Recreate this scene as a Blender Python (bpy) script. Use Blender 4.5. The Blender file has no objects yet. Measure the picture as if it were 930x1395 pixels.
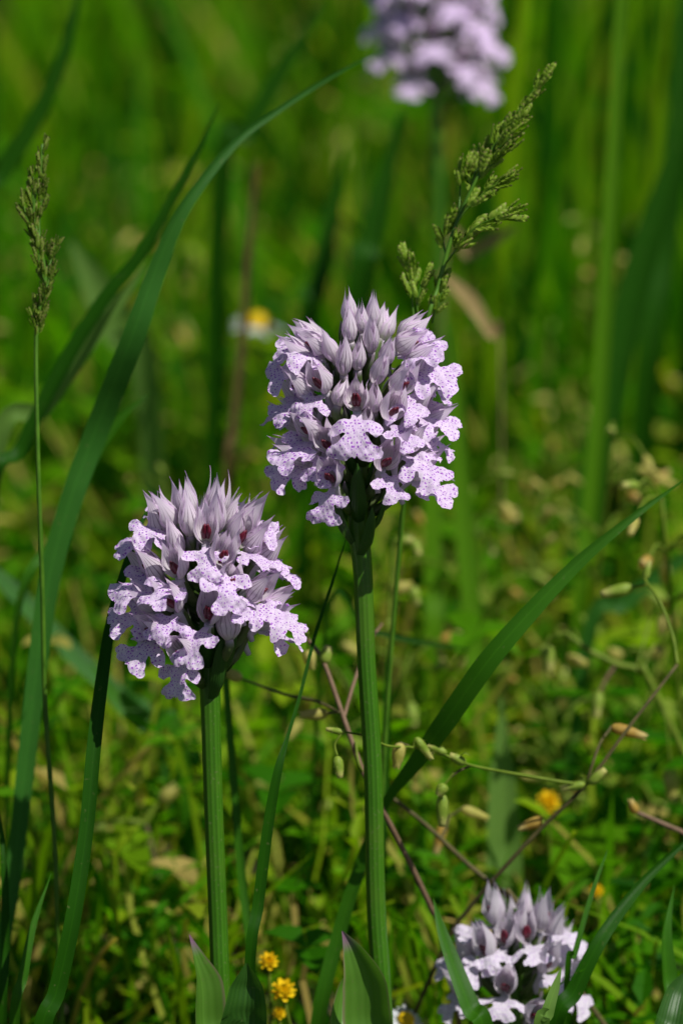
import bpy, math, random
import numpy as np
from mathutils import Vector, Matrix
from mathutils.geometry import delaunay_2d_cdt

R = math.radians
scene = bpy.context.scene
COL = scene.collection

# ------------------------------------------------------------------ camera
PITCH = R(17.0)
FOCUS = 0.75
FRAME_W = 0.130                       # width of the frame at the focus distance (m)
CAM_Z = 0.145 + FOCUS * math.sin(PITCH)
CAM = Vector((0.0, -FOCUS * math.cos(PITCH), CAM_Z))
FWD = Vector((0, math.cos(PITCH), -math.sin(PITCH)))
UPV = Vector((0, math.sin(PITCH), math.cos(PITCH)))
RGT = Vector((1, 0, 0))
cd = bpy.data.cameras.new('camera')
cam = bpy.data.objects.new('camera', cd)
COL.objects.link(cam)
cam.location = CAM
cam.rotation_euler = (math.pi / 2 - PITCH, 0, 0)
cd.sensor_fit = 'VERTICAL'
cd.sensor_height = 36.0
cd.sensor_width = 24.0
cd.lens = 36.0 * FOCUS / (FRAME_W * 1.5)
cd.clip_start = 0.01
cd.clip_end = 1000
cd.dof.use_dof = True
cd.dof.focus_distance = FOCUS - 0.008
cd.dof.aperture_fstop = 11.5
cd.dof.aperture_blades = 9
scene.camera = cam

# ------------------------------------------------------------------ light
SUN_EL, SUN_AZ = R(57), R(-35)        # azimuth: from the right (+x), turned towards the camera
to_sun = Vector((math.cos(SUN_EL) * math.cos(SUN_AZ), math.cos(SUN_EL) * math.sin(SUN_AZ), math.sin(SUN_EL)))
world = bpy.data.worlds.new('World')
scene.world = world
world.use_nodes = True
nt = world.node_tree
sky = nt.nodes.new('ShaderNodeTexSky')
sky.sky_type = 'NISHITA'
sky.sun_disc = False
sky.sun_elevation = SUN_EL
sky.sun_rotation = math.atan2(to_sun.x, to_sun.y)
nt.links.new(sky.outputs[0], nt.nodes['Background'].inputs[0])
nt.nodes['Background'].inputs[1].default_value = 0.05
sl = bpy.data.lights.new('sun', 'SUN')
sl.energy = 5.0
sl.angle = R(0.53)
sl.color = (1.0, 0.965, 0.91)
sun = bpy.data.objects.new('sun', sl)
sun.rotation_euler = to_sun.to_track_quat('Z', 'Y').to_euler()
sun.location = (0.5, -0.2, 2)
COL.objects.link(sun)
vs = scene.view_settings
vs.view_transform = 'Standard'
vs.look = 'None'
vs.exposure = 0.0
vs.gamma = 1.0
vs.use_curve_mapping = False
scene.render.engine = 'CYCLES'
cy = scene.cycles
cy.use_denoising = True
cy.use_adaptive_sampling = False
cy.max_bounces = 4
cy.diffuse_bounces = 2
cy.glossy_bounces = 2
cy.transmission_bounces = 4
cy.transparent_max_bounces = 4
cy.sample_clamp_indirect = 6
scene.render.film_transparent = False


# ------------------------------------------------------------------ helpers
def at(px, py, d):
    """pixel of the 930x1395 photograph and distance along the optical axis -> point in the meadow"""
    s = d * FRAME_W / 930.0 / FOCUS
    return CAM + FWD * d + RGT * ((px - 465) * s) - UPV * ((py - 697.5) * s)


def pxs(d):
    return d * FRAME_W / 930.0 / FOCUS


def tag(o, label=None, cat=None, group=None, kind=None):
    if label: o['label'] = label
    if cat: o['category'] = cat
    if group: o['group'] = group
    if kind: o['kind'] = kind
    return o


def empty(name, loc):
    o = bpy.data.objects.new(name, None)
    o.empty_display_size = 0.01
    o.location = loc
    COL.objects.link(o)
    return o


def make_mesh(name, V, F, uv=None, mat=None, smooth=True, attrs=None):
    me = bpy.data.meshes.new(name)
    me.from_pydata([tuple(v) for v in V], [], F)
    if uv is not None:
        l = me.uv_layers.new(name='UVMap')
        li = np.empty(len(me.loops), dtype=np.int32)
        me.loops.foreach_get('vertex_index', li)
        l.data.foreach_set('uv', np.asarray(uv, dtype=np.float32)[li].ravel())
    if attrs:
        for k, a in attrs.items():
            at_ = me.attributes.new(k, 'FLOAT', 'POINT')
            at_.data.foreach_set('value', np.asarray(a, dtype=np.float32))
    if smooth:
        me.polygons.foreach_set('use_smooth', [True] * len(me.polygons))
    if mat: me.materials.append(mat)
    me.update()
    return me


def obj(name, geo, mat, parent=None, origin=None):
    """geo = (V, F, uv) in world space; origin = world position of the parent thing (or of the object itself)"""
    V, F, uv = geo
    o0 = Vector(origin) if origin is not None else Vector((0, 0, 0))
    me = make_mesh(name, [Vector(v) - o0 for v in V], F, uv, mat)
    o = bpy.data.objects.new(name, me)
    COL.objects.link(o)
    if parent is not None:
        o.parent = parent
    else:
        o.location = o0
    return o


def merge(*geos):
    V, F, U = [], [], []
    for v, f, u in geos:
        n = len(V)
        V += list(v); U += list(u)
        F += [tuple(i + n for i in ff) for ff in f]
    return V, F, U


def crom(pts, n):
    """Catmull-Rom through pts, n samples"""
    P = [Vector(p) for p in pts]
    if len(P) == 2:
        return [P[0].lerp(P[1], i / (n - 1)) for i in range(n)]
    P = [P[0] * 2 - P[1]] + P + [P[-1] * 2 - P[-2]]
    m = len(P) - 3
    out = []
    for i in range(n):
        t = i / (n - 1) * m
        k = min(int(t), m - 1)
        t -= k
        a, b, c, d = P[k:k + 4]
        out.append(0.5 * ((2 * b) + (c - a) * t + (2 * a - 5 * b + 4 * c - d) * t * t + (3 * b - a - 3 * c + d) * t ** 3))
    return out


def interp(vals, n):
    xs = np.linspace(0, 1, len(vals))
    return np.interp(np.linspace(0, 1, n), xs, vals)


def tube(pts, radii, sides=8, n=None, ridges=0, ridge=0.0, caps=True):
    n = n or max(len(pts) * 4, 6)
    P = crom(pts, n)
    rr = interp(radii, n)
    V, F, U = [], [], []
    ref = Vector((0.31, -0.9, 0.27)).normalized()
    L = 0
    for i in range(n):
        T = (P[min(i + 1, n - 1)] - P[max(i - 1, 0)]).normalized()
        a = T.cross(ref)
        if a.length < 0.05: a = T.cross(Vector((1, 0, 0)))
        a.normalize()
        b = T.cross(a).normalized()
        if i: L += (P[i] - P[i - 1]).length
        for k in range(sides):
            ph = 2 * math.pi * k / sides
            r = rr[i] * (1 + (ridge * math.cos(ridges * ph) if ridges else 0))
            V.append(P[i] + a * (r * math.cos(ph)) + b * (r * math.sin(ph)))
            U.append((k / sides, i / (n - 1)))
    for i in range(n - 1):
        for k in range(sides):
            k2 = (k + 1) % sides
            F.append((i * sides + k, i * sides + k2, (i + 1) * sides + k2, (i + 1) * sides + k))
    if caps:
        F.append(tuple(range(sides - 1, -1, -1)))
        F.append(tuple((n - 1) * sides + k for k in range(sides)))
    return V, F, U


def ribbon(pts, widths, facing, n=40, cross=5, keel=0.18, roll=(0, 0), ripple=0.0, seed=0):
    """grass blade / leaf: a keeled strip along pts; facing = direction its face looks to; roll in degrees base->tip"""
    P = crom(pts, n)
    ww = interp(widths, n)
    rl = interp([R(a) for a in roll], n)
    rnd = random.Random(seed)
    ph = [rnd.uniform(0, 6.28) for _ in range(4)]
    V, F, U = [], [], []
    for i in range(n):
        T = (P[min(i + 1, n - 1)] - P[max(i - 1, 0)]).normalized()
        side = T.cross(Vector(facing))
        if side.length < 1e-4: side = T.cross(Vector((1, 0, 0)))
        side.normalize()
        nn = side.cross(T).normalized()
        q = Matrix.Rotation(rl[i], 3, T)
        side = q @ side; nn = q @ nn
        w = ww[i]
        for j in range(cross):
            s = j / (cross - 1) * 2 - 1
            t = i / (n - 1)
            wob = ripple * w * (math.sin(t * 23 + ph[0]) * max(s, 0) + math.sin(t * 19 + ph[1]) * max(-s, 0))
            V.append(P[i] + side * (s * w / 2) - nn * (keel * w * (1 - s * s)) + nn * wob)
            U.append((s * 0.5 + 0.5, t))
    for i in range(n - 1):
        for j in range(cross - 1):
            a = i * cross + j
            F.append((a, a + 1, a + cross + 1, a + cross))
    return V, F, U


# ------------------------------------------------------------------ materials
MATS = {}


def nodes(name):
    m = bpy.data.materials.new(name)
    m.use_nodes = True
    t = m.node_tree
    for n in list(t.nodes): t.nodes.remove(n)
    MATS[name] = m
    return m, t, t.nodes, t.links


def N(t, kind, **kw):
    n = t.nodes.new(kind)
    for k, v in kw.items(): setattr(n, k, v)
    return n


def math_(t, op, a, b=None, c=None, clamp=False):
    n = N(t, 'ShaderNodeMath', operation=op)
    n.use_clamp = clamp
    for i, x in enumerate((a, b, c)):
        if x is None: continue
        if isinstance(x, (int, float)): n.inputs[i].default_value = x
        else: t.links.new(x, n.inputs[i])
    return n.outputs[0]


def mixc(t, fac, a, b, mode='MIX'):
    n = N(t, 'ShaderNodeMix', data_type='RGBA', blend_type=mode)
    for i, x in ((0, fac), (6, a), (7, b)):
        if isinstance(x, (int, float)): n.inputs[i].default_value = x
        elif isinstance(x, tuple): n.inputs[i].default_value = (*x, 1)
        else: t.links.new(x, n.inputs[i])
    return n.outputs[2]


def smooth(t, x, lo, hi):
    n = N(t, 'ShaderNodeMapRange', interpolation_type='SMOOTHSTEP')
    t.links.new(x, n.inputs[0])
    n.inputs[1].default_value = lo; n.inputs[2].default_value = hi
    return n.outputs[0]


def thin(t, col, trans_col, trans, rough=0.45, spec=0.35, bump=None, bump_s=0.3, bump_d=0.0002):
    """a thin leaf or petal: reflecting surface plus light that comes through"""
    p = N(t, 'ShaderNodeBsdfPrincipled')
    p.inputs['Roughness'].default_value = rough
    p.inputs['Specular IOR Level'].default_value = spec
    tr = N(t, 'ShaderNodeBsdfTranslucent')
    for s, inp in ((col, p.inputs['Base Color']), (trans_col, tr.inputs['Color'])):
        if isinstance(s, tuple): inp.default_value = (*s, 1)
        else: t.links.new(s, inp)
    if bump is not None:
        b = N(t, 'ShaderNodeBump')
        b.inputs['Strength'].default_value = bump_s
        b.inputs['Distance'].default_value = bump_d
        t.links.new(bump, b.inputs['Height'])
        t.links.new(b.outputs[0], p.inputs['Normal'])
    mx = N(t, 'ShaderNodeMixShader')
    mx.inputs[0].default_value = trans
    t.links.new(p.outputs[0], mx.inputs[1]); t.links.new(tr.outputs[0], mx.inputs[2])
    out = N(t, 'ShaderNodeOutputMaterial')
    t.links.new(mx.outputs[0], out.inputs[0])


def uvxy(t):
    u = N(t, 'ShaderNodeUVMap', uv_map='UVMap')
    s = N(t, 'ShaderNodeSeparateXYZ')
    t.links.new(u.outputs[0], s.inputs[0])
    return u.outputs[0], s.outputs[0], s.outputs[1]


def noise(t, vec, scale, detail=3, rough=0.55):
    n = N(t, 'ShaderNodeTexNoise')
    n.inputs['Scale'].default_value = scale
    n.inputs['Detail'].default_value = detail
    n.inputs['Roughness'].default_value = rough
    if vec is not None: t.links.new(vec, n.inputs['Vector'])
    return n.outputs[0]


def rand_obj(t):
    return N(t, 'ShaderNodeObjectInfo').outputs['Random']


def scale_rgb(c, k):
    return tuple(x * k for x in c)


def blade_mat(name, col, col2, tcol, trans=0.35, rough=0.42, spec=0.4, stripes=26, edge=None, tip=None):
    m, t, ns, ln = nodes(name)
    uv, u, v = uvxy(t)
    geo = N(t, 'ShaderNodeNewGeometry').outputs['Position']
    nz = noise(t, geo, 160, 4)
    st = math_(t, 'SINE', math_(t, 'MULTIPLY', u, stripes * 6.283))
    st01 = math_(t, 'MULTIPLY_ADD', st, 0.5, 0.5)
    f = math_(t, 'ADD', math_(t, 'MULTIPLY', st01, 0.3), math_(t, 'MULTIPLY', nz, 0.75), clamp=True)
    c = mixc(t, f, col, col2)
    rib = smooth(t, math_(t, 'ABSOLUTE', math_(t, 'SUBTRACT', u, 0.5)), 0.05, 0.0)
    c = mixc(t, math_(t, 'MULTIPLY', rib, 0.35), c, scale_rgb(col2, 1.5))
    fl = smooth(t, noise(t, geo, 900, 2), 0.66, 0.74)
    c = mixc(t, math_(t, 'MULTIPLY', fl, 0.35), c, (0.16, 0.17, 0.06))
    if edge:
        e = smooth(t, math_(t, 'ABSOLUTE', math_(t, 'SUBTRACT', u, 0.5)), 0.42, 0.5)
        c = mixc(t, e, c, edge)
    if tip:
        e = smooth(t, math_(t, 'ADD', v, math_(t, 'MULTIPLY', nz, 0.1)), 0.86, 1.02)
        c = mixc(t, e, c, tip)
    tc = mixc(t, 0.5, c, tcol)
    thin(t, c, tc, trans, rough, spec, bump=st01, bump_s=0.35, bump_d=0.00012)
    return m


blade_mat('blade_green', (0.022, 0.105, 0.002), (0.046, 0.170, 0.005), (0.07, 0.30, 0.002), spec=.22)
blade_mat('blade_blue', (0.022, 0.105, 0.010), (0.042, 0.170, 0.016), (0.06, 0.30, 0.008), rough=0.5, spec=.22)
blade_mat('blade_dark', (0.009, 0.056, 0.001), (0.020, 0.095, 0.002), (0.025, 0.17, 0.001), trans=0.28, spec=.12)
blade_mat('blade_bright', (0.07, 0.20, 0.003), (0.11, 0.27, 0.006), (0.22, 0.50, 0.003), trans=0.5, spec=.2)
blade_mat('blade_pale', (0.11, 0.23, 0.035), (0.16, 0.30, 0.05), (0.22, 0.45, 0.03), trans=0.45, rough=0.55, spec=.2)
blade_mat('straw', (0.30, 0.22, 0.085), (0.42, 0.32, 0.14), (0.5, 0.36, 0.10), trans=0.3, rough=0.7, spec=0.2)
blade_mat('brown_stalk', (0.06, 0.045, 0.012), (0.10, 0.07, 0.02), (0.12, 0.08, 0.02), trans=0.1, rough=0.7, spec=0.2)
blade_mat('sheath_leaf', (0.065, 0.18, 0.012), (0.10, 0.235, 0.025), (0.16, 0.40, 0.012), trans=0.38, stripes=6,
          edge=(0.22, 0.20, 0.10), tip=(0.24, 0.12, 0.20), rough=0.45)
blade_mat('sheath_dark', (0.018, 0.075, 0.008), (0.04, 0.125, 0.014), (0.10, 0.28, 0.01), trans=0.3, stripes=9)


def stem_mat():
    m, t, ns, ln = nodes('orchid_stem')
    uv, u, v = uvxy(t)
    geo = N(t, 'ShaderNodeNewGeometry').outputs['Position']
    st = math_(t, 'MULTIPLY_ADD', math_(t, 'SINE', math_(t, 'MULTIPLY', u, 6.283 * 12)), 0.5, 0.5)
    nz = noise(t, geo, 220, 4)
    c = mixc(t, math_(t, 'ADD', math_(t, 'MULTIPLY', st, 0.45), math_(t, 'MULTIPLY', nz, 0.5), clamp=True),
             (0.032, 0.125, 0.003), (0.065, 0.22, 0.008))
    n3 = noise(t, geo, 70, 3)
    c = mixc(t, math_(t, 'MULTIPLY', smooth(t, n3, .45, .7), .6), c, (0.085, 0.20, 0.012))
    c = mixc(t, math_(t, 'MULTIPLY', smooth(t, v, .72, .9), .5), c, (0.06, 0.06, 0.03))
    fl = smooth(t, noise(t, geo, 1500, 2), 0.60, 0.70)
    c = mixc(t, math_(t, 'MULTIPLY', fl, 0.4), c, (0.16, 0.20, 0.07))
    tc = mixc(t, 0.5, c, (0.10, 0.30, 0.015))
    thin(t, c, tc, 0.22, 0.36, 0.45, bump=st, bump_s=0.3, bump_d=0.0002)


stem_mat()


def lip_mat(name='orchid_lip', ca=(0.82, 0.71, 0.86), cb=(0.73, 0.56, 0.82), cc=(0.72, 0.56, 0.82), amount=1.0):
    """white to lilac lip with violet spots; UV in millimetres from the throat"""
    m, t, ns, ln = nodes(name)
    uv, u, v = uvxy(t)
    rnd = rand_obj(t)
    vec = N(t, 'ShaderNodeVectorMath', operation='ADD')
    cmb = N(t, 'ShaderNodeCombineXYZ')
    ln.new(math_(t, 'MULTIPLY', rnd, 37.0), cmb.inputs[0])
    ln.new(math_(t, 'MULTIPLY', rnd, 91.0), cmb.inputs[1])
    mp = N(t, 'ShaderNodeVectorMath', operation='MULTIPLY')
    ln.new(uv, mp.inputs[0]); mp.inputs[1].default_value = (0.74, 1.16, 1)
    ln.new(mp.outputs[0], vec.inputs[0]); ln.new(cmb.outputs[0], vec.inputs[1])
    wob = N(t, 'ShaderNodeTexNoise'); wob.inputs['Scale'].default_value = 3.0
    ln.new(vec.outputs[0], wob.inputs['Vector'])
    wv = N(t, 'ShaderNodeVectorMath', operation='MULTIPLY_ADD')
    ln.new(wob.outputs['Color'], wv.inputs[0]); wv.inputs[1].default_value = (0.22, 0.22, 0)
    ln.new(vec.outputs[0], wv.inputs[2])
    vo = N(t, 'ShaderNodeTexVoronoi', voronoi_dimensions='2D')
    vo.inputs['Scale'].default_value = 1.7
    vo.inputs['Randomness'].default_value = 0.9
    ln.new(wv.outputs[0], vo.inputs['Vector'])
    sp = N(t, 'ShaderNodeSeparateColor'); ln.new(vo.outputs['Color'], sp.inputs[0])
    size = math_(t, 'MULTIPLY_ADD', math_(t, 'POWER', sp.outputs[0], 1.6), 0.24, 0.09)
    d = math_(t, 'SUBTRACT', vo.outputs['Distance'], size)
    spot = smooth(t, d, 0.06, -0.05)
    far = smooth(t, u, 0.6, 1.8)
    spot = math_(t, 'MULTIPLY', spot, math_(t, 'MULTIPLY', far, amount))
    n2 = noise(t, vec.outputs[0], 0.7, 2)
    base = mixc(t, smooth(t, n2, 0.35, 0.7), ca, cb)
    base = mixc(t, math_(t, 'MULTIPLY', rnd, 0.35), base, cc)
    sc = mixc(t, sp.outputs[1], (0.27, 0.025, 0.50), (0.38, 0.07, 0.60))
    c = mixc(t, spot, base, sc)
    tc = mixc(t, 0.3, c, (0.80, 0.62, 0.90))
    thin(t, c, tc, 0.32, 0.55, 0.25, bump=noise(t, vec.outputs[0], 5, 3), bump_s=0.35, bump_d=0.00025)


def hood_mat(name, a, b, tipc, vein):
    """sepal: pale with dark lengthwise veins; UV.x across, UV.y along"""
    m, t, ns, ln = nodes(name)
    uv, u, v = uvxy(t)
    rnd = rand_obj(t)
    geo = N(t, 'ShaderNodeNewGeometry').outputs['Position']
    nz = noise(t, geo, 500, 3)
    x = math_(t, 'ABSOLUTE', math_(t, 'SUBTRACT', u, 0.5))
    x = math_(t, 'ADD', x, math_(t, 'MULTIPLY_ADD', nz, 0.06, -0.03))
    lines = None
    for k, w in ((0.0, 0.028), (0.20, 0.026), (0.36, 0.020)):
        l = smooth(t, math_(t, 'ABSOLUTE', math_(t, 'SUBTRACT', x, k)), w, w * 0.3)
        lines = l if lines is None else math_(t, 'MAXIMUM', lines, l)
    fade = math_(t, 'MULTIPLY', smooth(t, v, 0.02, 0.2), smooth(t, v, 0.92, 0.45))
    c = mixc(t, smooth(t, math_(t, 'ADD', v, math_(t, 'MULTIPLY', nz, 0.25)), 0.1, 0.95), a, b)
    edge = smooth(t, x, 0.34, 0.5)
    c = mixc(t, math_(t, 'MULTIPLY', edge, 0.55), c, tipc)
    c = mixc(t, smooth(t, v, 0.78, 1.0), c, tipc)
    gb = smooth(t, v, 0.16, 0.0)
    c = mixc(t, math_(t, 'MULTIPLY', gb, 0.55), c, (0.36, 0.44, 0.18))
    amt = math_(t, 'MULTIPLY', math_(t, 'MULTIPLY', lines, fade), math_(t, 'MULTIPLY_ADD', rnd, 0.6, 0.18))
    c = mixc(t, amt, c, vein)
    tc = mixc(t, 0.35, c, (0.86, 0.68, 0.88))
    thin(t, c, tc, 0.5, 0.45, 0.25, bump=lines, bump_s=0.5, bump_d=0.0002)


lip_mat()
lip_mat('orchid_lip_pale', (0.80, 0.76, 0.82), (0.70, 0.63, 0.76), (0.73, 0.66, 0.78), .6)
hood_mat('orchid_hood', (0.92, 0.88, 0.89), (0.90, 0.79, 0.91), (0.70, 0.42, 0.78), (0.11, 0.025, 0.10))
hood_mat('orchid_hood_grey', (0.86, 0.83, 0.85), (0.82, 0.76, 0.83), (0.62, 0.48, 0.66), (0.12, 0.05, 0.10))


def simple(name, c1, c2, trans=0.0, rough=0.5, spec=0.4, scale=300, tcol=None, along=None):
    m, t, ns, ln = nodes(name)
    geo = N(t, 'ShaderNodeNewGeometry').outputs['Position']
    nz = noise(t, geo, scale, 4)
    c = mixc(t, smooth(t, nz, 0.3, 0.7), c1, c2)
    if along:
        uv, u, v = uvxy(t)
        c = mixc(t, smooth(t, v, along[1], along[2]), c, along[0])
    tc = tcol or c
    thin(t, c, tc, trans, rough, spec, bump=nz, bump_s=0.3, bump_d=0.0002)
    return m


simple('orchid_column', (0.075, 0.003, 0.014), (0.15, 0.008, 0.026), 0.05, 0.32, 0.5, 1500)
simple('orchid_spur', (0.62, 0.56, 0.66), (0.70, 0.66, 0.74), 0.35, 0.4, 0.4, 400)
simple('orchid_ovary', (0.07, 0.13, 0.03), (0.13, 0.17, 0.06), 0.15, 0.38, 0.45, 500, along=((0.42, 0.36, 0.42), 0.72, 1.0))
simple('orchid_bract', (0.06, 0.13, 0.02), (0.10, 0.18, 0.035), 0.35, 0.45, 0.35, 500, along=((0.36, 0.26, 0.36), 0.6, 1.05))
simple('spikelet', (0.18, 0.34, 0.012), (0.42, 0.58, 0.08), 0.5, 0.5, 0.3, 700, along=((0.30, 0.24, 0.10), 0.72, 1.0))
simple('spikelet_dull', (0.14, 0.27, 0.012), (0.30, 0.42, 0.06), 0.5, 0.55, 0.3, 700, along=((0.20, 0.13, 0.07), 0.6, 1.0))
simple('culm', (0.05, 0.15, 0.006), (0.09, 0.22, 0.012), 0.15, 0.45, 0.4, 300)
simple('chickweed_stem', (0.16, 0.10, 0.055), (0.22, 0.14, 0.085), 0.1, 0.6, 0.25, 500)
simple('chickweed_stem_dark', (0.075, 0.07, 0.022), (0.12, 0.10, 0.035), 0.1, 0.6, 0.25, 500)
simple('chickweed_green', (0.14, 0.23, 0.015), (0.22, 0.31, 0.03), 0.35, 0.55, 0.25, 500)
simple('capsule_green', (0.22, 0.34, 0.03), (0.34, 0.46, 0.07), 0.4, 0.5, 0.3, 500, along=((0.60, 0.58, 0.18), 0.55, 1.0))
simple('capsule_tan', (0.44, 0.27, 0.045), (0.54, 0.37, 0.08), 0.4, 0.55, 0.25, 500, along=((0.62, 0.50, 0.18), 0.6, 1.0))
simple('capsule_cream', (0.46, 0.45, 0.08), (0.64, 0.57, 0.18), 0.45, 0.55, 0.25, 500)
simple('hair', (0.55, 0.58, 0.40), (0.6, 0.6, 0.45), 0.4, 0.5, 0.3)
simple('yellow_petal', (0.86, 0.56, 0.006), (0.92, 0.68, 0.012), 0.35, 0.5, 0.3, 300)
simple('white_petal', (0.62, 0.65, 0.68), (0.72, 0.73, 0.74), 0.35, 0.5, 0.3, 300)
simple('weed_leaf', (0.045, 0.13, 0.014), (0.09, 0.20, 0.025), 0.4, 0.5, 0.3, 300)


def stuff_mat(name, stops, tboost, trans, rough=0.5, spec=0.3):
    m, t, ns, ln = nodes(name)
    a = N(t, 'ShaderNodeAttribute', attribute_name='tone')
    r = N(t, 'ShaderNodeValToRGB')
    ln.new(a.outputs['Fac'], r.inputs[0])
    e = r.color_ramp.elements
    while len(e) < len(stops): e.new(0.5)
    for el, (p, c) in zip(e, stops):
        el.position = p; el.color = (*c, 1)
    tc = mixc(t, 1.0, r.outputs[0], tboost, 'MULTIPLY')
    thin(t, r.outputs[0], tc, trans, rough, spec)


stuff_mat('meadow', [(0.0, (0.006, 0.050, 0.0008)), (0.30, (0.028, 0.150, 0.0010)), (0.58, (0.078, 0.250, 0.0012)),
                     (0.80, (0.185, 0.310, 0.002)), (0.90, (0.31, 0.30, 0.03)), (1.0, (0.42, 0.29, 0.08))], (2.2, 2.4, 0.7), 0.5, .6, .08)
stuff_mat('cover', [(0.0, (0.010, 0.070, 0.001)), (0.30, (0.034, 0.160, 0.001)), (0.60, (0.095, 0.250, 0.002)),
                    (0.82, (0.23, 0.33, 0.008)), (1.0, (0.44, 0.34, 0.10))], (1.8, 2.1, 0.7), 0.5, .6, .08)


def soil_mat():
    m, t, ns, ln = nodes('soil')
    geo = N(t, 'ShaderNodeNewGeometry').outputs['Position']
    nz = noise(t, geo, 60, 6, 0.65)
    n2 = noise(t, geo, 6, 3)
    c = mixc(t, smooth(t, nz, 0.3, 0.7), (0.018, 0.014, 0.006), (0.06, 0.045, 0.018))
    c = mixc(t, smooth(t, n2, 0.42, 0.6), c, (0.022, 0.045, 0.008))
    p = N(t, 'ShaderNodeBsdfPrincipled')
    p.inputs['Roughness'].default_value = 0.9
    ln.new(c, p.inputs['Base Color'])
    b = N(t, 'ShaderNodeBump'); b.inputs['Distance'].default_value = 0.004
    ln.new(nz, b.inputs['Height']); ln.new(b.outputs[0], p.inputs['Normal'])
    o = N(t, 'ShaderNodeOutputMaterial'); ln.new(p.outputs[0], o.inputs[0])


soil_mat()


# ------------------------------------------------------------------ ground
def build_ground():
    rnd = random.Random(3)
    xs = sorted(set([-80, -30, -12, -5, -2.5] + [round(-1.5 + i * 0.05, 3) for i in range(61)] + [2.5, 5, 12, 30, 80]))
    ys = sorted(set([-80, -30, -12, -5, -2] + [round(-0.9 + i * 0.05, 3) for i in range(80)] + [4, 6, 12, 30, 80]))
    V = []
    for y in ys:
        for x in xs:
            near = abs(x) < 1.6 and -1 < y < 3.2
            z = (rnd.uniform(-0.004, 0.004) if near else -0.003)
            V.append((x, y, z))
    nx = len(xs)
    F = [(j * nx + i, j * nx + i + 1, (j + 1) * nx + i + 1, (j + 1) * nx + i) for j in range(len(ys) - 1) for i in range(nx - 1)]
    me = make_mesh('ground', V, F, None, MATS['soil'])
    o = bpy.data.objects.new('ground', me)
    COL.objects.link(o)
    tag(o, kind='structure')


build_ground()


# ------------------------------------------------------------------ meadow masses (uncountable)
def add_blades(acc, rng, n, yr, hr, wr, tone, lean=0.35, xr=None, keep=None):
    V, F, T = acc
    for _ in range(n):
        y = rng.uniform(*yr)
        dist = y + FOCUS
        hw = (0.06 + 0.16 * dist) if xr is None else 0
        x = rng.uniform(-hw, hw) if xr is None else rng.uniform(*xr)
        if keep and not keep(x, y, rng): continue
        h = rng.uniform(*hr); w = rng.uniform(*wr)
        a = rng.uniform(0, 6.283)
        ln_ = abs(rng.gauss(0, lean)) * h
        dx, dy = math.cos(a) * ln_, math.sin(a) * ln_
        fa = rng.uniform(0, 3.1416)
        sx, sy = math.cos(fa), math.sin(fa)
        tn = min(1, max(0, tone(rng)))
        b = len(V); ns = 5
        curl = rng.uniform(0.0, 0.35)
        for i in range(ns + 1):
            t = i / ns
            ww = w * 0.5 * (0.75 + 0.5 * t if t < 0.5 else 2.0 * (1 - t) ** 0.75)
            px, py, pz = x + dx * t ** 1.8, y + dy * t ** 1.8, h * (t - curl * t ** 3 * ln_ / h)
            if i == ns:
                V.append((px, py, pz)); T.append(tn)
            else:
                V.append((px - sx * ww, py - sy * ww, pz)); V.append((px + sx * ww, py + sy * ww, pz)); T += [tn, tn]
        for i in range(ns - 1):
            k = b + 2 * i
            F.append((k, k + 1, k + 3, k + 2))
        F.append((b + 2 * ns - 2, b + 2 * ns - 1, b + 2 * ns))


def leaf_quad(V, F, T, p, d, side, L, w, tn, cup=0.25):
    b = len(V)
    n = side.cross(d)
    V += [p, p + d * (L * .35) + side * (w / 2) + n * (cup * w), p + d * (L * .35), p + d * (L * .35) - side * (w / 2) + n * (cup * w),
          p + d * (L * .75) + side * (w * .36) + n * (cup * w * .4), p + d * (L * .75) - n * (L * .05), p + d * (L * .75) - side * (w * .36) + n * (cup * w * .4), p + d * L - n * (L * .12)]
    F += [(b, b + 2, b + 1), (b, b + 3, b + 2), (b + 1, b + 2, b + 5, b + 4), (b + 2, b + 3, b + 6, b + 5), (b + 4, b + 5, b + 7), (b + 5, b + 6, b + 7)]
    T += [tn] * 8


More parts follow.
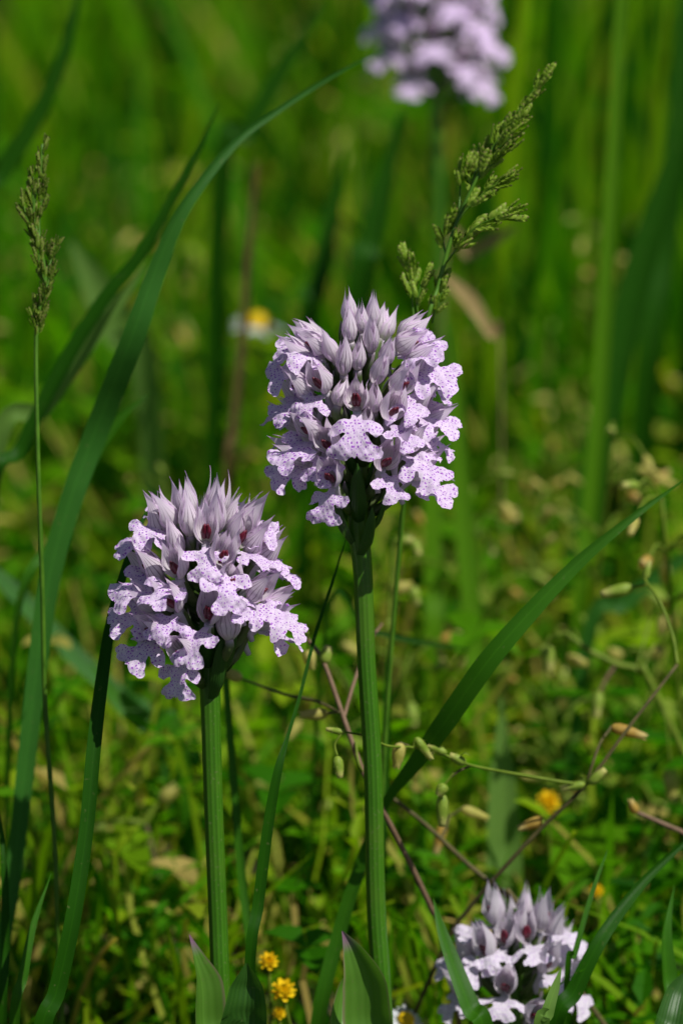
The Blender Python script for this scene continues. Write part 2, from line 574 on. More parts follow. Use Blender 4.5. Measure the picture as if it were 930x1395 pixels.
def add_sprigs(acc, rng, n, yr, hr, keep=None, lf=(0.004, 0.009)):
    """creeping weeds: thin stems with pairs of small oval leaves, and three-leaved clover"""
    V, F, T = acc
    for _ in range(n):
        y = rng.uniform(*yr)
        hw = 0.06 + 0.15 * (y + FOCUS)
        x = rng.uniform(-hw, hw)
        if keep and not keep(x, y, rng): continue
        h = rng.uniform(*hr)
        a = rng.uniform(0, 6.283); ln_ = h * rng.uniform(0.1, 0.7)
        p0 = Vector((x, y, -0.002)); p1 = Vector((x + math.cos(a) * ln_, y + math.sin(a) * ln_, h))
        mid = (p0 + p1) / 2 + Vector((rng.uniform(-1, 1), rng.uniform(-1, 1), 0.4)) * (h * 0.15)
        st_t = min(1, max(0, rng.gauss(0.82, 0.12)))
        r = rng.uniform(0.0004, 0.0009)
        P = [p0, p0.lerp(mid, .5) + (mid - (p0 + p1) / 2) * .3, mid, mid.lerp(p1, .5) + (mid - (p0 + p1) / 2) * .3, p1]
        b = len(V)
        for q in P:
            for k in range(3):
                V.append(q + Vector((math.cos(k * 2.09), math.sin(k * 2.09), 0)) * r); T.append(st_t)
        for i in range(4):
            for k in range(3):
                k2 = (k + 1) % 3
                F.append((b + i * 3 + k, b + i * 3 + k2, b + i * 3 + 3 + k2, b + i * 3 + 3 + k))
        tn = min(1, max(0, rng.gauss(0.50, 0.26)))
        if rng.random() < 0.28:      # clover
            ph = rng.uniform(0, 6.28)
            L = rng.uniform(lf[0] * .9, lf[1] * 1.05)
            for k in range(3):
                aa = ph + k * 2.094
                d = Vector((math.cos(aa), math.sin(aa), rng.uniform(-0.1, 0.5))).normalized()
                s = d.cross(Vector((0, 0, 1))).normalized()
                leaf_quad(V, F, T, p1, d, s, L, L * 0.8, tn)
        else:
            for i in range(1, 5):
                ph = rng.uniform(0, 6.28)
                for k in range(2):
                    aa = ph + k * math.pi
                    d = Vector((math.cos(aa), math.sin(aa), rng.uniform(0.1, 0.9))).normalized()
                    s = d.cross(Vector((0, 0, 1))).normalized()
                    L = rng.uniform(*lf)
                    leaf_quad(V, F, T, P[i], d, s, L, L * rng.uniform(.3, .5), min(1, max(0, tn + rng.uniform(-.12, .12))))


def add_wires(acc, rng, n, yr):
    """thin wiry dry and green stems arching every way through the weeds"""
    V, F, T = acc
    for _ in range(n):
        y = rng.uniform(*yr); hw = 0.06 + 0.14 * (y + FOCUS)
        p0 = Vector((rng.uniform(-hw, hw), y, -.002))
        L = rng.uniform(.03, .085); a = rng.uniform(0, 6.28); el = rng.uniform(.5, 1.4)
        dr = Vector((math.cos(a) * math.cos(el), math.sin(a) * math.cos(el), math.sin(el)))
        bend = Vector((rng.uniform(-1, 1), rng.uniform(-1, 1), rng.uniform(-.8, .1))) * (L * .5)
        r = rng.uniform(.00035, .0008); tn = min(1, max(0, rng.gauss(.84, .13)))
        b = len(V)
        for i in range(7):
            t = i / 6
            q = p0 + dr * (L * t) + bend * t * t
            for k in range(3):
                V.append(q + Vector((math.cos(k * 2.09), math.sin(k * 2.09), 0)) * r); T.append(tn)
        for i in range(6):
            for k in range(3):
                k2 = (k + 1) % 3
                F.append((b + i * 3 + k, b + i * 3 + k2, b + i * 3 + 3 + k2, b + i * 3 + 3 + k))


def build_masses():
    rng = random.Random(11)
    # grass
    acc = ([], [], [])
    def tone(r):
        u = r.random()
        return r.uniform(0, .12) if u < .3 else (r.gauss(.42, .13) if u < .68 else (r.gauss(.7, .08) if u < .92 else r.uniform(.86, 1)))
    tone_y = lambda r: r.gauss(0.62, 0.18) if r.random() < 0.86 else r.uniform(0.85, 1)
    add_blades(acc, rng, 2000, (0.03, 0.45), (0.012, 0.06), (0.0012, 0.0032), tone_y, 0.7)
    add_blades(acc, rng, 700, (0.16, 0.5), (0.04, 0.085), (0.0015, 0.0035), tone, 0.55)
    add_blades(acc, rng, 2300, (0.38, 0.9), (0.04, 0.115), (0.002, 0.0048), tone, 0.55)
    add_blades(acc, rng, 4600, (0.8, 1.9), (0.05, 0.15), (0.0025, 0.006), tone, 0.5)
    add_blades(acc, rng, 3300, (1.8, 3.4), (0.08, 0.19), (0.003, 0.008), tone, 0.4)
    for sg in (-1, 1):       # the meadow goes on to both sides
        add_blades(acc, rng, 1100, (0.1, 0.9), (0.03, 0.10), (0.002, 0.005), tone, 0.55, xr=tuple(sorted((sg * .2, sg * .55))))
        add_blades(acc, rng, 1500, (0.9, 1.9), (0.06, 0.16), (0.0035, 0.008), tone, 0.5, xr=tuple(sorted((sg * .34, sg * .95))))
        add_blades(acc, rng, 1300, (1.9, 3.4), (0.08, 0.2), (0.005, 0.011), tone, 0.4, xr=tuple(sorted((sg * .5, sg * 1.4))))
    # taller stand towards the right, with dark and bright stalks
    for k in range(5):
        add_blades(acc, rng, 34, (.30 + .12 * k, .44 + .12 * k), (.12, .26), (.0022, .0055), lambda r: r.choice((.02, .2, .55, .66, .76)), .16, xr=(.035 + .012 * k, .16 + .03 * k))
        add_blades(acc, rng, 18, (.36 + .12 * k, .5 + .12 * k), (.10, .2), (.002, .005), lambda r: r.choice((.05, .4, .66, .78)), .35, xr=(-.17 - .03 * k, .02))
    me = make_mesh('meadow_grass', *acc[:2], None, MATS['meadow'], True, {'tone': acc[2]})
    o = bpy.data.objects.new('meadow_grass', me); COL.objects.link(o)
    tag(o, 'dense green meadow grass filling the blurred ground behind the orchids', 'grass', kind='stuff')
    # creeping weeds
    acc = ([], [], [])
    def clump(x, y, r):
        v = math.sin(61 * x + 1.3) * math.sin(47 * y + .7) + .6 * math.sin(113 * x + 71 * y) + .5 * math.sin(29 * x - 37 * y)
        return r.random() < .45 + .5 * v
    add_sprigs(acc, rng, 1900, (0.03, 0.55), (0.008, 0.045), clump, lf=(.005, .010))
    add_sprigs(acc, rng, 1600, (0.06, 0.5), (0.03, 0.08), clump, lf=(.005, .011))
    add_sprigs(acc, rng, 130, (0.08, 0.6), (0.02, 0.06), None, lf=(.011, .018))
    add_wires(acc, rng, 2300, (0.05, 0.8))
    add_sprigs(acc, rng, 1300, (0.5, 2.0), (0.02, 0.10), clump, lf=(0.007, 0.016))
    me = make_mesh('ground_cover', *acc[:2], None, MATS['cover'], False, {'tone': acc[2]})
    o = bpy.data.objects.new('ground_cover', me); COL.objects.link(o)
    tag(o, 'low yellow-green clover and chickweed leaves covering the soil between the stems', 'ground cover', kind='stuff')


build_masses()


# ------------------------------------------------------------------ orchid
LIP = [(0, .9), (1.0, 1.0), (1.5, 1.6), (1.5, 2.9), (1.75, 4.1), (2.2, 5.1), (3.1, 5.6), (4.2, 5.6), (4.95, 5.1), (5.1, 4.2),
       (4.7, 3.3), (4.45, 2.6), (4.75, 2.1), (5.5, 2.15), (6.3, 2.7), (7.0, 3.5), (7.7, 4.2), (8.5, 4.45), (9.2, 4.1), (9.5, 3.4),
       (9.9, 2.6), (9.9, 1.6), (9.5, .8), (9.05, .35), (9.3, 0.0)]


def lip_geo(rng, T, o, S, Z, b0, b1, size, roll):
    """T throat, o outward, S sideways, Z up; b0,b1 = droop angles at base and tip"""
    half = [(x, y) for x, y in LIP]
    latl, latr = rng.uniform(0.8, 1.15), rng.uniform(0.8, 1.15)
    mid = rng.uniform(0.8, 1.15)
    ptsl = []
    for sgn, lat in ((1, latl), (-1, latr)):
        q = []
        for (x, y) in half:
            yy = y * (lat if x < 5.2 else mid) + (rng.uniform(-.12, .12) if y > 0.9 else 0)
            xx = x + (rng.uniform(-.18, .18) if x > 1.5 else 0)
            q.append((xx, sgn * yy))
        ptsl.append(q)
    loop = ptsl[0] + ptsl[1][::-1][1:]
    # smooth closed outline
    nL = len(loop)
    out = []
    for i in range(nL):
        a, b, c, d = [Vector(loop[(i + k - 1) % nL]) for k in range(4)]
        for t in (0, .34, .67):
            out.append(0.5 * ((2 * b) + (c - a) * t + (2 * a - 5 * b + 4 * c - d) * t * t + (3 * b - a - 3 * c + d) * t ** 3))
    ph = rng.uniform(0, 6.28)
    out = [p + Vector((math.sin(k * 1.9 + ph), math.cos(k * 2.3 + ph))) * (0.03 if p.x > 2 else 0) for k, p in enumerate(out)]
    n0 = len(out)
    pts = list(out)
    gs = 0.42
    row = 0
    x = -0.2
    poly = [(p.x, p.y) for p in out]

    def inside(px, py):
        c = False; j = n0 - 1
        for i in range(n0):
            xi, yi = poly[i]; xj, yj = poly[j]
            if (yi > py) != (yj > py) and px < (xj - xi) * (py - yi) / (yj - yi) + xi: c = not c
            j = i
        return c
    pa = np.array(poly)
    while x < 10.4:
        y = -7 + (gs / 2 if row % 2 else 0)
        while y < 7:
            if inside(x, y) and np.min((pa[:, 0] - x) ** 2 + (pa[:, 1] - y) ** 2) > 0.05:
                pts.append(Vector((x, y)))
            y += gs
        x += gs * .87; row += 1
    vs_, es_, fs_, *_ = delaunay_2d_cdt([p.to_2d() for p in pts], [(i, (i + 1) % n0) for i in range(n0)], [], 1, 1e-5)
    # bend
    p = [rng.uniform(0, 6.28) for _ in range(6)]
    amp = rng.uniform(0.28, 0.55)
    camb = rng.uniform(-0.02, 0.085)
    stretch = rng.uniform(.84, 1.12)
    tipcurl = rng.uniform(-.6, 3.2)
    latc = [rng.uniform(-0.12, 0.34), rng.uniform(-0.12, 0.34)]
    wl = rng.uniform(0.94, 1.18)
    rr = Matrix.Rotation(roll, 3, o)
    S2 = rr @ S; Zr = rr @ Z
    V, U = [], []
    for v in vs_:
        x, y = v.x, v.y
        tt = max(0, min(1.1, x / 9.0))
        # integrate the droop
        k = 12; px = pz = 0.0
        for i in range(k):
            bb = b0 + (b1 - b0) * ((i + .5) / k * tt) ** 1.2
            px += x / k * math.cos(bb); pz -= x / k * math.sin(bb)
        bb = b0 + (b1 - b0) * tt ** 1.2
        nx, nz = math.sin(bb), math.cos(bb)
        if x < 5.15 and abs(y) > 1.8:
            e = abs(y) - 1.8
            dz = -latc[0 if y > 0 else 1] * e * e * 0.6 + 0.12 * e
        else:
            dz = -camb * y * y
        marg = min(1, abs(y) / 3 + tt * .5)
        dz += amp * marg * (math.sin(x * 1.15 + y * .55 + p[0]) * .6 + math.sin(y * 1.5 + p[1]) * .5 + .35 * math.sin(x * 2.6 - y * 1.9 + p[2]))
        dz += 0.10 * math.sin(y * 4 + x * 3 + p[3]) * marg
        if tt > .7: dz -= (tt - .7) ** 1.3 * tipcurl
        px *= stretch
        q = T + (o * (px + nx * dz) + S2 * (y * wl) + Zr * (pz + nz * dz)) * (0.001 * size)
        V.append(q); U.append((x, y))
    return V, [tuple(f) for f in fs_], U


def sepal_geo(rng, T, H, P, S, L, phi, dphi, prof, tipdir, wpow=1.45, n=16, cr=7, rs=1.0):
    """patch of the hood: prof = radii (mm) along the hood axis"""
    rad = interp(prof, n) * rs
    V, F, U = [], [], []
    for i in range(n):
        t = i / (n - 1)
        # lanceolate with a drawn-out tip
        w = (min(1, t / .3) ** .6) * max(0.0, 1 - max(0, (t - .33) / .67) ** 1.0) ** wpow
        w = 0.30 * (1 - t) ** 3 + w
        for j in range(cr):
            s = j / (cr - 1) * 2 - 1
            ph = phi + s * dphi * w * (1.9 / max(rad[i], 1.15))
            r = rad[i] * (1 + 0.05 * s * s)
            q = H * (L * t) + (P * math.cos(ph) + S * math.sin(ph)) * r
            q += tipdir * (max(0, t - .55) ** 2 * 5.5)
            V.append(T + q * 0.001)
            U.append((s * .5 + .5, t))
    for i in range(n - 1):
        for j in range(cr - 1):
            a = i * cr + j
            F.append((a, a + 1, a + cr + 1, a + cr))
    return V, F, U


HOOD_C = ((180, 1.0, 62, 'sepal', 1.0), (72, 1.02, 64, 'sepal', 1.02), (-72, 1.02, 64, 'sepal', 1.02), (126, .9, 44, 'petal', .86), (-126, .9, 44, 'petal', .86))
HOOD_O = ((180, 1.0, 66, 'sepal', 1.0), (96, 1.03, 66, 'sepal', 1.05), (-96, 1.03, 66, 'sepal', 1.05), (142, .86, 46, 'petal', .9), (-142, .86, 46, 'petal', .9))


def floret(root, base, rng, rpt, az, r, th, lipa=None, size=1.0, closed=False, hood='orchid_hood', lipscale=1.0, dz=0.0, roll=0.0, yaw=0.0, hl=1.0):
    """rpt: point on the rachis level with the throat; az: degrees, 0 = to the camera, +90 = to +x"""
    a = R(az)
    o = Vector((math.sin(a), -math.cos(a), 0)); Z = Vector((0, 0, 1)); S = o.cross(Z)
    T = rpt + o * (r * .001) + Z * (dz * .001)
    th = R(th)
    H = (o * math.sin(th) + Z * math.cos(th)).normalized()
    tl = Matrix.Rotation(R(rng.uniform(-9, 9)), 3, o)
    H = tl @ H
    P = (S.cross(H)).normalized()
    if P.dot(o) < 0: P = -P
    if yaw:
        q = Matrix.Rotation(R(yaw), 3, H)
        P = q @ P; S = q @ S
    S = H.cross(P).normalized()
    # ovary
    g0 = rpt - Z * (0.0065 + 0.0005 * r * .3) + o * 0.0010
    ov = tube([g0, g0 + o * (r * .00042) + Z * 0.0022, T - H * 0.0016 - P * 0.0003, T + H * 0.0002], [0.0007, 0.00105, 0.00095, 0.0008], 8, 12)
    f = obj('floret', ov, MATS['orchid_ovary'], root, base)
    L = (rng.uniform(8.4, 9.8) if closed else rng.uniform(7.8, 9.4)) * size * hl
    if closed:
        prof = [.6 * size, 1.5 * size, 1.8 * size, 1.5 * size, .95 * size, .5 * size, .3 * size]
    else:
        prof = [.75 * size, 1.9 * size, 2.4 * size, 2.3 * size, 1.95 * size, 1.7 * size, 1.6 * size]
    hm = MATS[hood]
    fl = .25 if closed else 1.0
    # sepals: dorsal and two laterals; petals between them, inside
    for phi, rs, dp, nm, ll in HOOD_C if closed else HOOD_O:
        ph = R(phi + rng.uniform(-7, 7))
        outd = P * math.cos(ph) + S * math.sin(ph)
        td = (outd * rng.uniform(-.6, 1.0) + S * rng.uniform(-.6, .6) + P * rng.uniform(-.1, .5)) * fl * size
        if closed and phi in (72, -72): dpp = R(dp * 1.25)
        else: dpp = R(dp)
        obj(nm, sepal_geo(rng, T, H, P, S, L * ll * rng.uniform(.93, 1.06), ph, dpp, prof, td, rs=rs), hm, f, base)
    if not closed:
        c0 = T + H * (0.0014 * size) + P * (0.0004 * size)
        cg = []
        for s in (-1, 1):
            e = S * (s * 0.00032 * size)
            cg.append(tube([c0 + e, c0 + H * (.0015 * size) + P * .0002 + e * 1.3, c0 + H * (.0031 * size) + P * .0005 + e * .8],
                           [.0004 * size, .00066 * size, .0002 * size], 8, 8))
        obj('column', merge(*cg), MATS['orchid_column'], f, base)
        sp0 = T + P * 0.0002
        obj('spur', tube([sp0, sp0 - H * .0022 - o * .0006 - Z * .001, sp0 - Z * .0052 - o * (.0012 + rng.uniform(0, .001))],
                         [.0009, .00085, .0005], 8, 10), MATS['orchid_spur'], f, base)
        b0, b1 = lipa or (10, 40)
        yo = Matrix.Rotation(R(yaw), 3, Z) @ o
        obj('lip', lip_geo(rng, T + P * (.0011 * size) - H * .0002, yo, yo.cross(Z), Z, R(b0), R(b1), 0.92 * size * lipscale, R(roll * .8)), MATS['orchid_lip_pale' if hood == 'orchid_hood_grey' else 'orchid_lip'], f, base)
    # bract
    b0_ = g0 - Z * .0012 + o * .0004
    bg = ribbon([b0_, b0_ + o * .0024 + Z * .002, b0_ + o * .0042 + Z * .0058, b0_ + o * .0046 + Z * .0086], [.0012, .0024, .0018, .0001], -o, 12, 5, .2,
                roll=(rng.uniform(-30, 30), rng.uniform(-40, 40)))
    obj('bract', bg, MATS['orchid_bract'], f, base)
    return f


def orchid(label, spine, florets, seed, radii, d, hood='orchid_hood', size=1.0):
    """spine: world points from ground to apex; florets: dicts with h = fraction up the spine"""
    rng = random.Random(seed)
    base = Vector(spine[0])
    root = empty('orchid', base)
    tag(root, label, 'orchid', 'three-toothed orchids in bloom')
    obj('stem', tube(spine, radii, 20, 60, ridges=5, ridge=0.045), MATS['orchid_stem'], root, base)
    for fl in florets:
        kw = dict(fl)
        rpt = kw.pop('rpt')
        floret(root, base, rng, rpt, **{**dict(size=size, hood=hood), **kw})
    return root, base


def axis_point(p_lo, p_hi, d, py):
    """point of a straight rachis between two photograph heights (x, y) at distance d"""
    t = (py - p_lo[1]) / (p_hi[1] - p_lo[1])
    return at(p_lo[0] + (p_hi[0] - p_lo[0]) * t, py, d)


def drop(p, x_shift=0.0, y_shift=0.0, z=-0.002):
    return Vector((p.x + x_shift, p.y + y_shift, z))


def vert_axis(px, py, d):
    """returns function: photograph height -> point on the vertical through (px,py,d), leaning by k in x"""
    p = at(px, py, d)

    def f(qy, qx=None):
        # intersect the plane y = p.y with the ray through (qx, qy)
        a = at(px if qx is None else qx, qy, 1.0) - CAM
        # the plant leans a little: its foot is nearer the camera than the vertical through (px, py)
        k = 0.16
        t = (p.y - CAM.y - k * p.z) / (a.y - k * a.z) + (k * CAM.z) / (a.y - k * a.z)
        return CAM + a * t
    return f


def F_(rpt, az, r, th, lip=None, **kw):
    return dict(rpt=rpt, az=az, r=r, th=th, lipa=lip, **kw)


# --- the tall orchid in the middle
ax = vert_axis(491, 640, 0.752)
mx = lambda y: ax(y, 489 + (640 - y) * 0.015)
sp = [drop(ax(1395, 521), 0.0015), ax(1395, 522), ax(1230, 512), ax(1050, 508), ax(900, 499), ax(780, 494), mx(715), mx(640), mx(560), mx(450)]
main = [
    F_(mx(541), -4, 9.0, 22, (25, 72), lipscale=1.08, hl=.86),
    F_(mx(494), -80, 9.5, 46, (0, 26), roll=-34),
    F_(mx(472), -98, 8.2, 54, (-14, 12), roll=-34, hl=.82),
    F_(mx(535), -72, 9.8, 44, (8, 38), roll=-22),
    F_(mx(583), -53, 10.0, 46, (14, 40), roll=-26),
    F_(mx(556), -108, 10, 50, (5, 35)),
    F_(mx(594), -112, 10.5, 55, (10, 35)),
    F_(mx(620), -72, 10.0, 60, (5, 30), roll=-26),
    F_(mx(640), -28, 10.2, 40, (38, 78), lipscale=.82),
    F_(mx(645), 74, 10.0, 48, (12, 30), roll=18),
    F_(mx(602), 48, 10.5, 40, (14, 34), roll=22),
    F_(mx(590), 92, 10.5, 55, (8, 34)),
    F_(mx(554), 79, 9.8, 46, (8, 30), roll=18),
    F_(mx(519), 98, 9.5, 48, (8, 30)),
    F_(mx(496), 76, 9.0, 48, (-5, 25), roll=34),
    F_(mx(470), 112, 7.8, 54, (-16, 12), roll=30, hl=.82),
    F_(mx(635), 118, 10.5, 58, (12, 35)),
    F_(mx(628), 172, 10, 55, (10, 35)),
    F_(mx(575), 148, 10, 50, (8, 35)),
    F_(mx(560), -158, 10, 50, (8, 35)),
    F_(mx(515), 178, 9, 42, (5, 35)),
    F_(mx(500), -135, 9, 42, (5, 35)),
    F_(mx(474), 150, 7.0, 40, (0, 30), hl=.8),
    F_(mx(640), -140, 10, 58, (12, 35)),
    F_(mx(522), -48, 8.8, 34, (10, 40), roll=-20, lipscale=.85),
    F_(mx(558), 36, 9.0, 34, (12, 38), roll=18, lipscale=.85),
    F_(mx(526), 46, 8.6, 38, (8, 36), roll=18, lipscale=.85),
    F_(mx(600), -34, 9.0, 38, (20, 50), roll=-16, lipscale=.82),
    F_(mx(622), 28, 8.8, 40, (24, 50), roll=10, lipscale=.78),
    # closed hoods round the top
    F_(mx(500), -28, 6.8, 12, closed=True, hl=1.02, size=.94),
    F_(mx(540), -30, 8.6, -24, closed=True, hl=.8, size=1.0),
    F_(mx(510), 20, 7.4, 28, closed=True, hl=1.15, size=.94),
    F_(mx(472), 22, 5.0, 16, closed=True, hl=1.1, size=.9),
    F_(mx(472), -70, 7.0, 56, (-24, 4), roll=-42, lipscale=.98, hl=.8),
    F_(mx(462), -34, 3.6, 2, closed=True, hl=1.0, size=.85),
    F_(mx(450), 5, 2.4, -2, closed=True, hl=1.0, size=.78),
    F_(mx(446), 60, 2.4, 4, closed=True, hl=1.05, size=.78),
    F_(mx(548), 20, 7.6, 18, closed=True, hl=.85, size=.95),
    F_(mx(575), 8, 7.0, 20, closed=True, hl=.8, size=.9),
    F_(mx(472), 72, 7.0, 56, (-24, 4), roll=42, lipscale=.98, hl=.8),
    F_(mx(494), -6, 5.8, 8, closed=True, hl=.95, size=.85),
    F_(mx(490), 44, 6.0, 26, closed=True, hl=1.0, size=.88),
    F_(mx(486), -52, 6.0, 26, closed=True, hl=1.0, size=.88),
    F_(mx(448), -140, 3.2, 6, closed=True, hl=.9, size=.9),
    F_(mx(455), 150, 4.2, 10, closed=True, hl=.9, size=.9),
]
r_main, b_main = orchid('tall lilac orchid in sharp focus, its round spotted head above all others in the middle', sp, main, 5,
                        [.0020, .0019, .00185, .0018, .00175, .00185, .0021, .0017, .0012, .0008], .752)

# --- the shorter orchid on the left
ay = vert_axis(284, 880, 0.748)
lx = lambda y: ay(y, 285 + (y - 935) * 0.02)
sp = [drop(ay(1395, 303), 0.002), ay(1395, 303), ay(1250, 297), ay(1100, 291), ay(1000, 288), ay(930, 286), lx(850), lx(780), lx(700)]
left = [
    F_(lx(724), 2, 7.5, 10, (20, 65), lipscale=.9, dz=0),
    F_(lx(754), 18, 8.8, 20, (28, 62), lipscale=1.0),
    F_(lx(830), 4, 8.5, 18, (25, 60), yaw=-38, lipscale=1.0),
    F_(lx(730), -89, 7.8, 22, (2, 30), roll=-18),
    F_(lx(782), -72, 9.0, 38, (8, 38), roll=-26),
    F_(lx(791), -108, 10, 50, (10, 38)),
    F_(lx(824), -79, 9.8, 52, (8, 30), roll=-31),
    F_(lx(852), -58, 9.5, 55, (16, 45), roll=-22),
    F_(lx(876), -26, 8.6, 50, (40, 75), lipscale=.82),
    F_(lx(806), 58, 9.5, 42, (12, 34), roll=26),
    F_(lx(768), 94, 9.5, 42, (5, 32)),
    F_(lx(836), 86, 10, 50, (8, 28), roll=18),
    F_(lx(855), 30, 8.5, -14, closed=True, size=1.35, hl=.62, hood='orchid_hood_grey'),
    F_(lx(740), 58, 6.5, 20, (0, 30), lipscale=.8, hl=1.08),
    F_(lx(752), 82, 7.8, 34, (0, 30), lipscale=.85, hl=1.05),
    F_(lx(722), -35, 5.0, 2, closed=True, hl=1.0, size=1.05),
    F_(lx(718), 30, 4.2, 10, closed=True, hl=1.02, size=1.05),
    F_(lx(728), 62, 5.6, 22, closed=True, hl=1.0, size=1.0),
    F_(lx(716), -74, 6.2, 30, (-20, 6), roll=-42, lipscale=.88, hl=1.0),
    F_(lx(716), -140, 5.5, 12, (-25, 5), lipscale=.95),
    F_(lx(718), 165, 5.5, 12, (-25, 5), lipscale=.95),
    F_(lx(722), 84, 6.4, 36, (-16, 10), roll=36, lipscale=.85),
    F_(lx(738), -125, 8, 30, (0, 30)),
    F_(lx(745), 150, 8, 30, (0, 30)),
    F_(lx(785), 130, 9.5, 45, (5, 35)),
    F_(lx(790), -160, 9.5, 45, (5, 35)),
    F_(lx(835), 155, 10, 52, (8, 35)),
    F_(lx(840), -120, 10, 52, (8, 35)),
    F_(lx(862), 110, 9.5, 55, (10, 35)),
    F_(lx(875), -170, 9, 55, (15, 40)),
    F_(lx(728), -14, 4.0, -4, closed=True, hl=.95, size=1.0),
    F_(lx(772), -36, 8.2, 24, (10, 40), roll=-16, lipscale=.85),
    F_(lx(815), -36, 8.8, 36, (14, 44), roll=-16, lipscale=.85),
    F_(lx(790), 30, 8.2, 30, (16, 44), roll=8, lipscale=.8),
    F_(lx(748), -44, 6.8, 14, closed=True, hl=.95, size=.95),
]
r_left, b_left = orchid('shorter lilac orchid in sharp focus on the left, with dark red throats and spiky hoods', sp, left, 9,
                        [.0018, .0018, .0018, .0018, .00185, .0020, .0016, .0012, .0007], .748)


def spiral(axf, y_lo, y_hi, n, rng, rmax=10.0, up=0.0, size=1.0, start=0.0, nb=7):
    out = []
    for i in range(n):
        t = i / (n - 1)
        y = y_lo + (y_hi - y_lo) * t
        r = rmax * (1 - .55 * t ** 2.2)
        out.append(F_(axf(y), (start + i * 137.5 + 180) % 360 - 180, r * size, 58 - 40 * t - up, (12 - 10 * t - up * .6, 45 - 15 * t - up * .5),
                      size=size * rng.uniform(.94, 1.06), roll=rng.uniform(-8, 8) + 20 * math.sin(R(start + i * 137.5))))
    for i in range(nb):
        out.append(F_(axf(y_hi + 6 - i), i * 137.5, 1.2 + 2.6 * (nb - i) / nb, 10, closed=True, size=size * .9))
    return out


# --- the blurred orchid behind, at the top of the picture
ab = vert_axis(592, 60, 1.03)
sp = [drop(ab(300, 600), 0.003), ab(560, 600), ab(300, 597), ab(150, 594), ab(50, 592), ab(-40, 591), ab(-130, 590)]
sp = [drop(ab(300, 602), 0.002), ab(700, 602), ab(400, 598), ab(150, 594), ab(50, 592), ab(-40, 591), ab(-150, 590)]
r_back, b_back = orchid('out-of-focus pale lilac orchid behind the others, cut off by the top edge', sp,
                        spiral(ab, 104, -130, 38, random.Random(4), 10.5, start=62), 21,
                        [.0018, .0018, .0018, .0018, .0018, .0012, .0007], 1.03)

# --- the low orchid at the bottom right
ac0 = vert_axis(700, 1330, 0.79)
ac = lambda y, x=None: ac0(y - 24, x if x is not None else 700)
acx = lambda y: ac(y, 700 + (1330 - y) * .05)
sp = [drop(ac(1395, 696), 0.001), ac(1450, 697), ac(1390, 698), acx(1340), acx(1290), acx(1262)]
low = spiral(acx, 1385, 1282, 16, random.Random(8), 9.8, up=10, start=20, nb=2, size=.96)
for q_ in low:
    q_['lipscale'] = .82
    q_['hl'] = 1.08
low[12].update(az=-28, th=0, r=5.0); low[13].update(az=22, th=4, r=5.0); low[14].update(az=75); low[15].update(az=-75)
r_low, b_low = orchid('low greyish lilac orchid half hidden behind grass blades at the bottom', sp, low, 33,
                      [.0018, .0018, .0018, .0018, .0012, .0007], .79, hood='orchid_hood_grey')


def neck_bracts(root, base, axf, ys, seed):
    rng = random.Random(seed)
    for i, y in enumerate(ys):
        a = R(i * 137.5 + 30)
        o = Vector((math.sin(a), -math.cos(a), 0)); Z = Vector((0, 0, 1))
        p = axf(y) + o * .0012
        L = rng.uniform(.010, .014)
        g = ribbon([p, p + o * .0022 + Z * (L * .3), p + o * .0036 + Z * (L * .7), p + o * .0042 + Z * L], [.0022, .0036, .0026, .0001], -o, 14, 5, .3, roll=(rng.uniform(-15, 15), rng.uniform(-30, 30)))
        obj('bract', g, MATS['sheath_dark'], root, base)


neck_bracts(r_main, b_main, mx, (752, 745, 738, 728, 718, 708, 697, 686, 672, 660, 645), 1)
neck_bracts(r_left, b_left, lx, (948, 942, 934, 925, 915, 905, 893, 880, 866), 2)

# --- leaves that sheathe the orchid stems (parts of their orchids)
def sheath(root, base, pts, widths, mat, d, roll=(0, 0), keel=.3, facing=None):
    g = ribbon(pts, widths, facing or (-FWD * .75 + to_sun * .55), 30, 9, keel, roll=roll)
    obj('leaf', g, MATS[mat], root, base)


p0 = at(300, 1490, .748)
sheath(r_left, b_left, [drop(b_left, -.002, -.003, .004), at(294, 1440, .755), at(288, 1390, .753), at(285, 1340, .752), at(272, 1305, .752), at(258, 1273, .753)],
       [.004, .0075, .0078, .0070, .0034, .0002], 'sheath_leaf', .74, roll=(20, 35))
sheath(r_left, b_left, [drop(b_left, .004, -.004, .004), at(325, 1450, .74), at(333, 1390, .735), at(336, 1345, .735), at(336, 1312, .736)],
       [.004, .008, .0085, .0062, .0004], 'sheath_dark', .73, roll=(0, -15), keel=.42)
sheath(r_main, b_main, [drop(b_main, -.003, -.004, .004), at(508, 1450, .757), at(500, 1390, .755), at(496, 1340, .754), at(482, 1300, .754), at(466, 1268, .755)],
       [.004, .0088, .0095, .0085, .0045, .0002], 'sheath_leaf', .74, roll=(-15, -30))
sheath(r_main, b_main, [drop(b_main, -.006, .004, .004), at(478, 1440, .76), at(472, 1390, .762), at(474, 1345, .765), at(480, 1322, .766)],
       [.004, .007, .0068, .004, .0003], 'sheath_leaf', .76, roll=(0, 20))


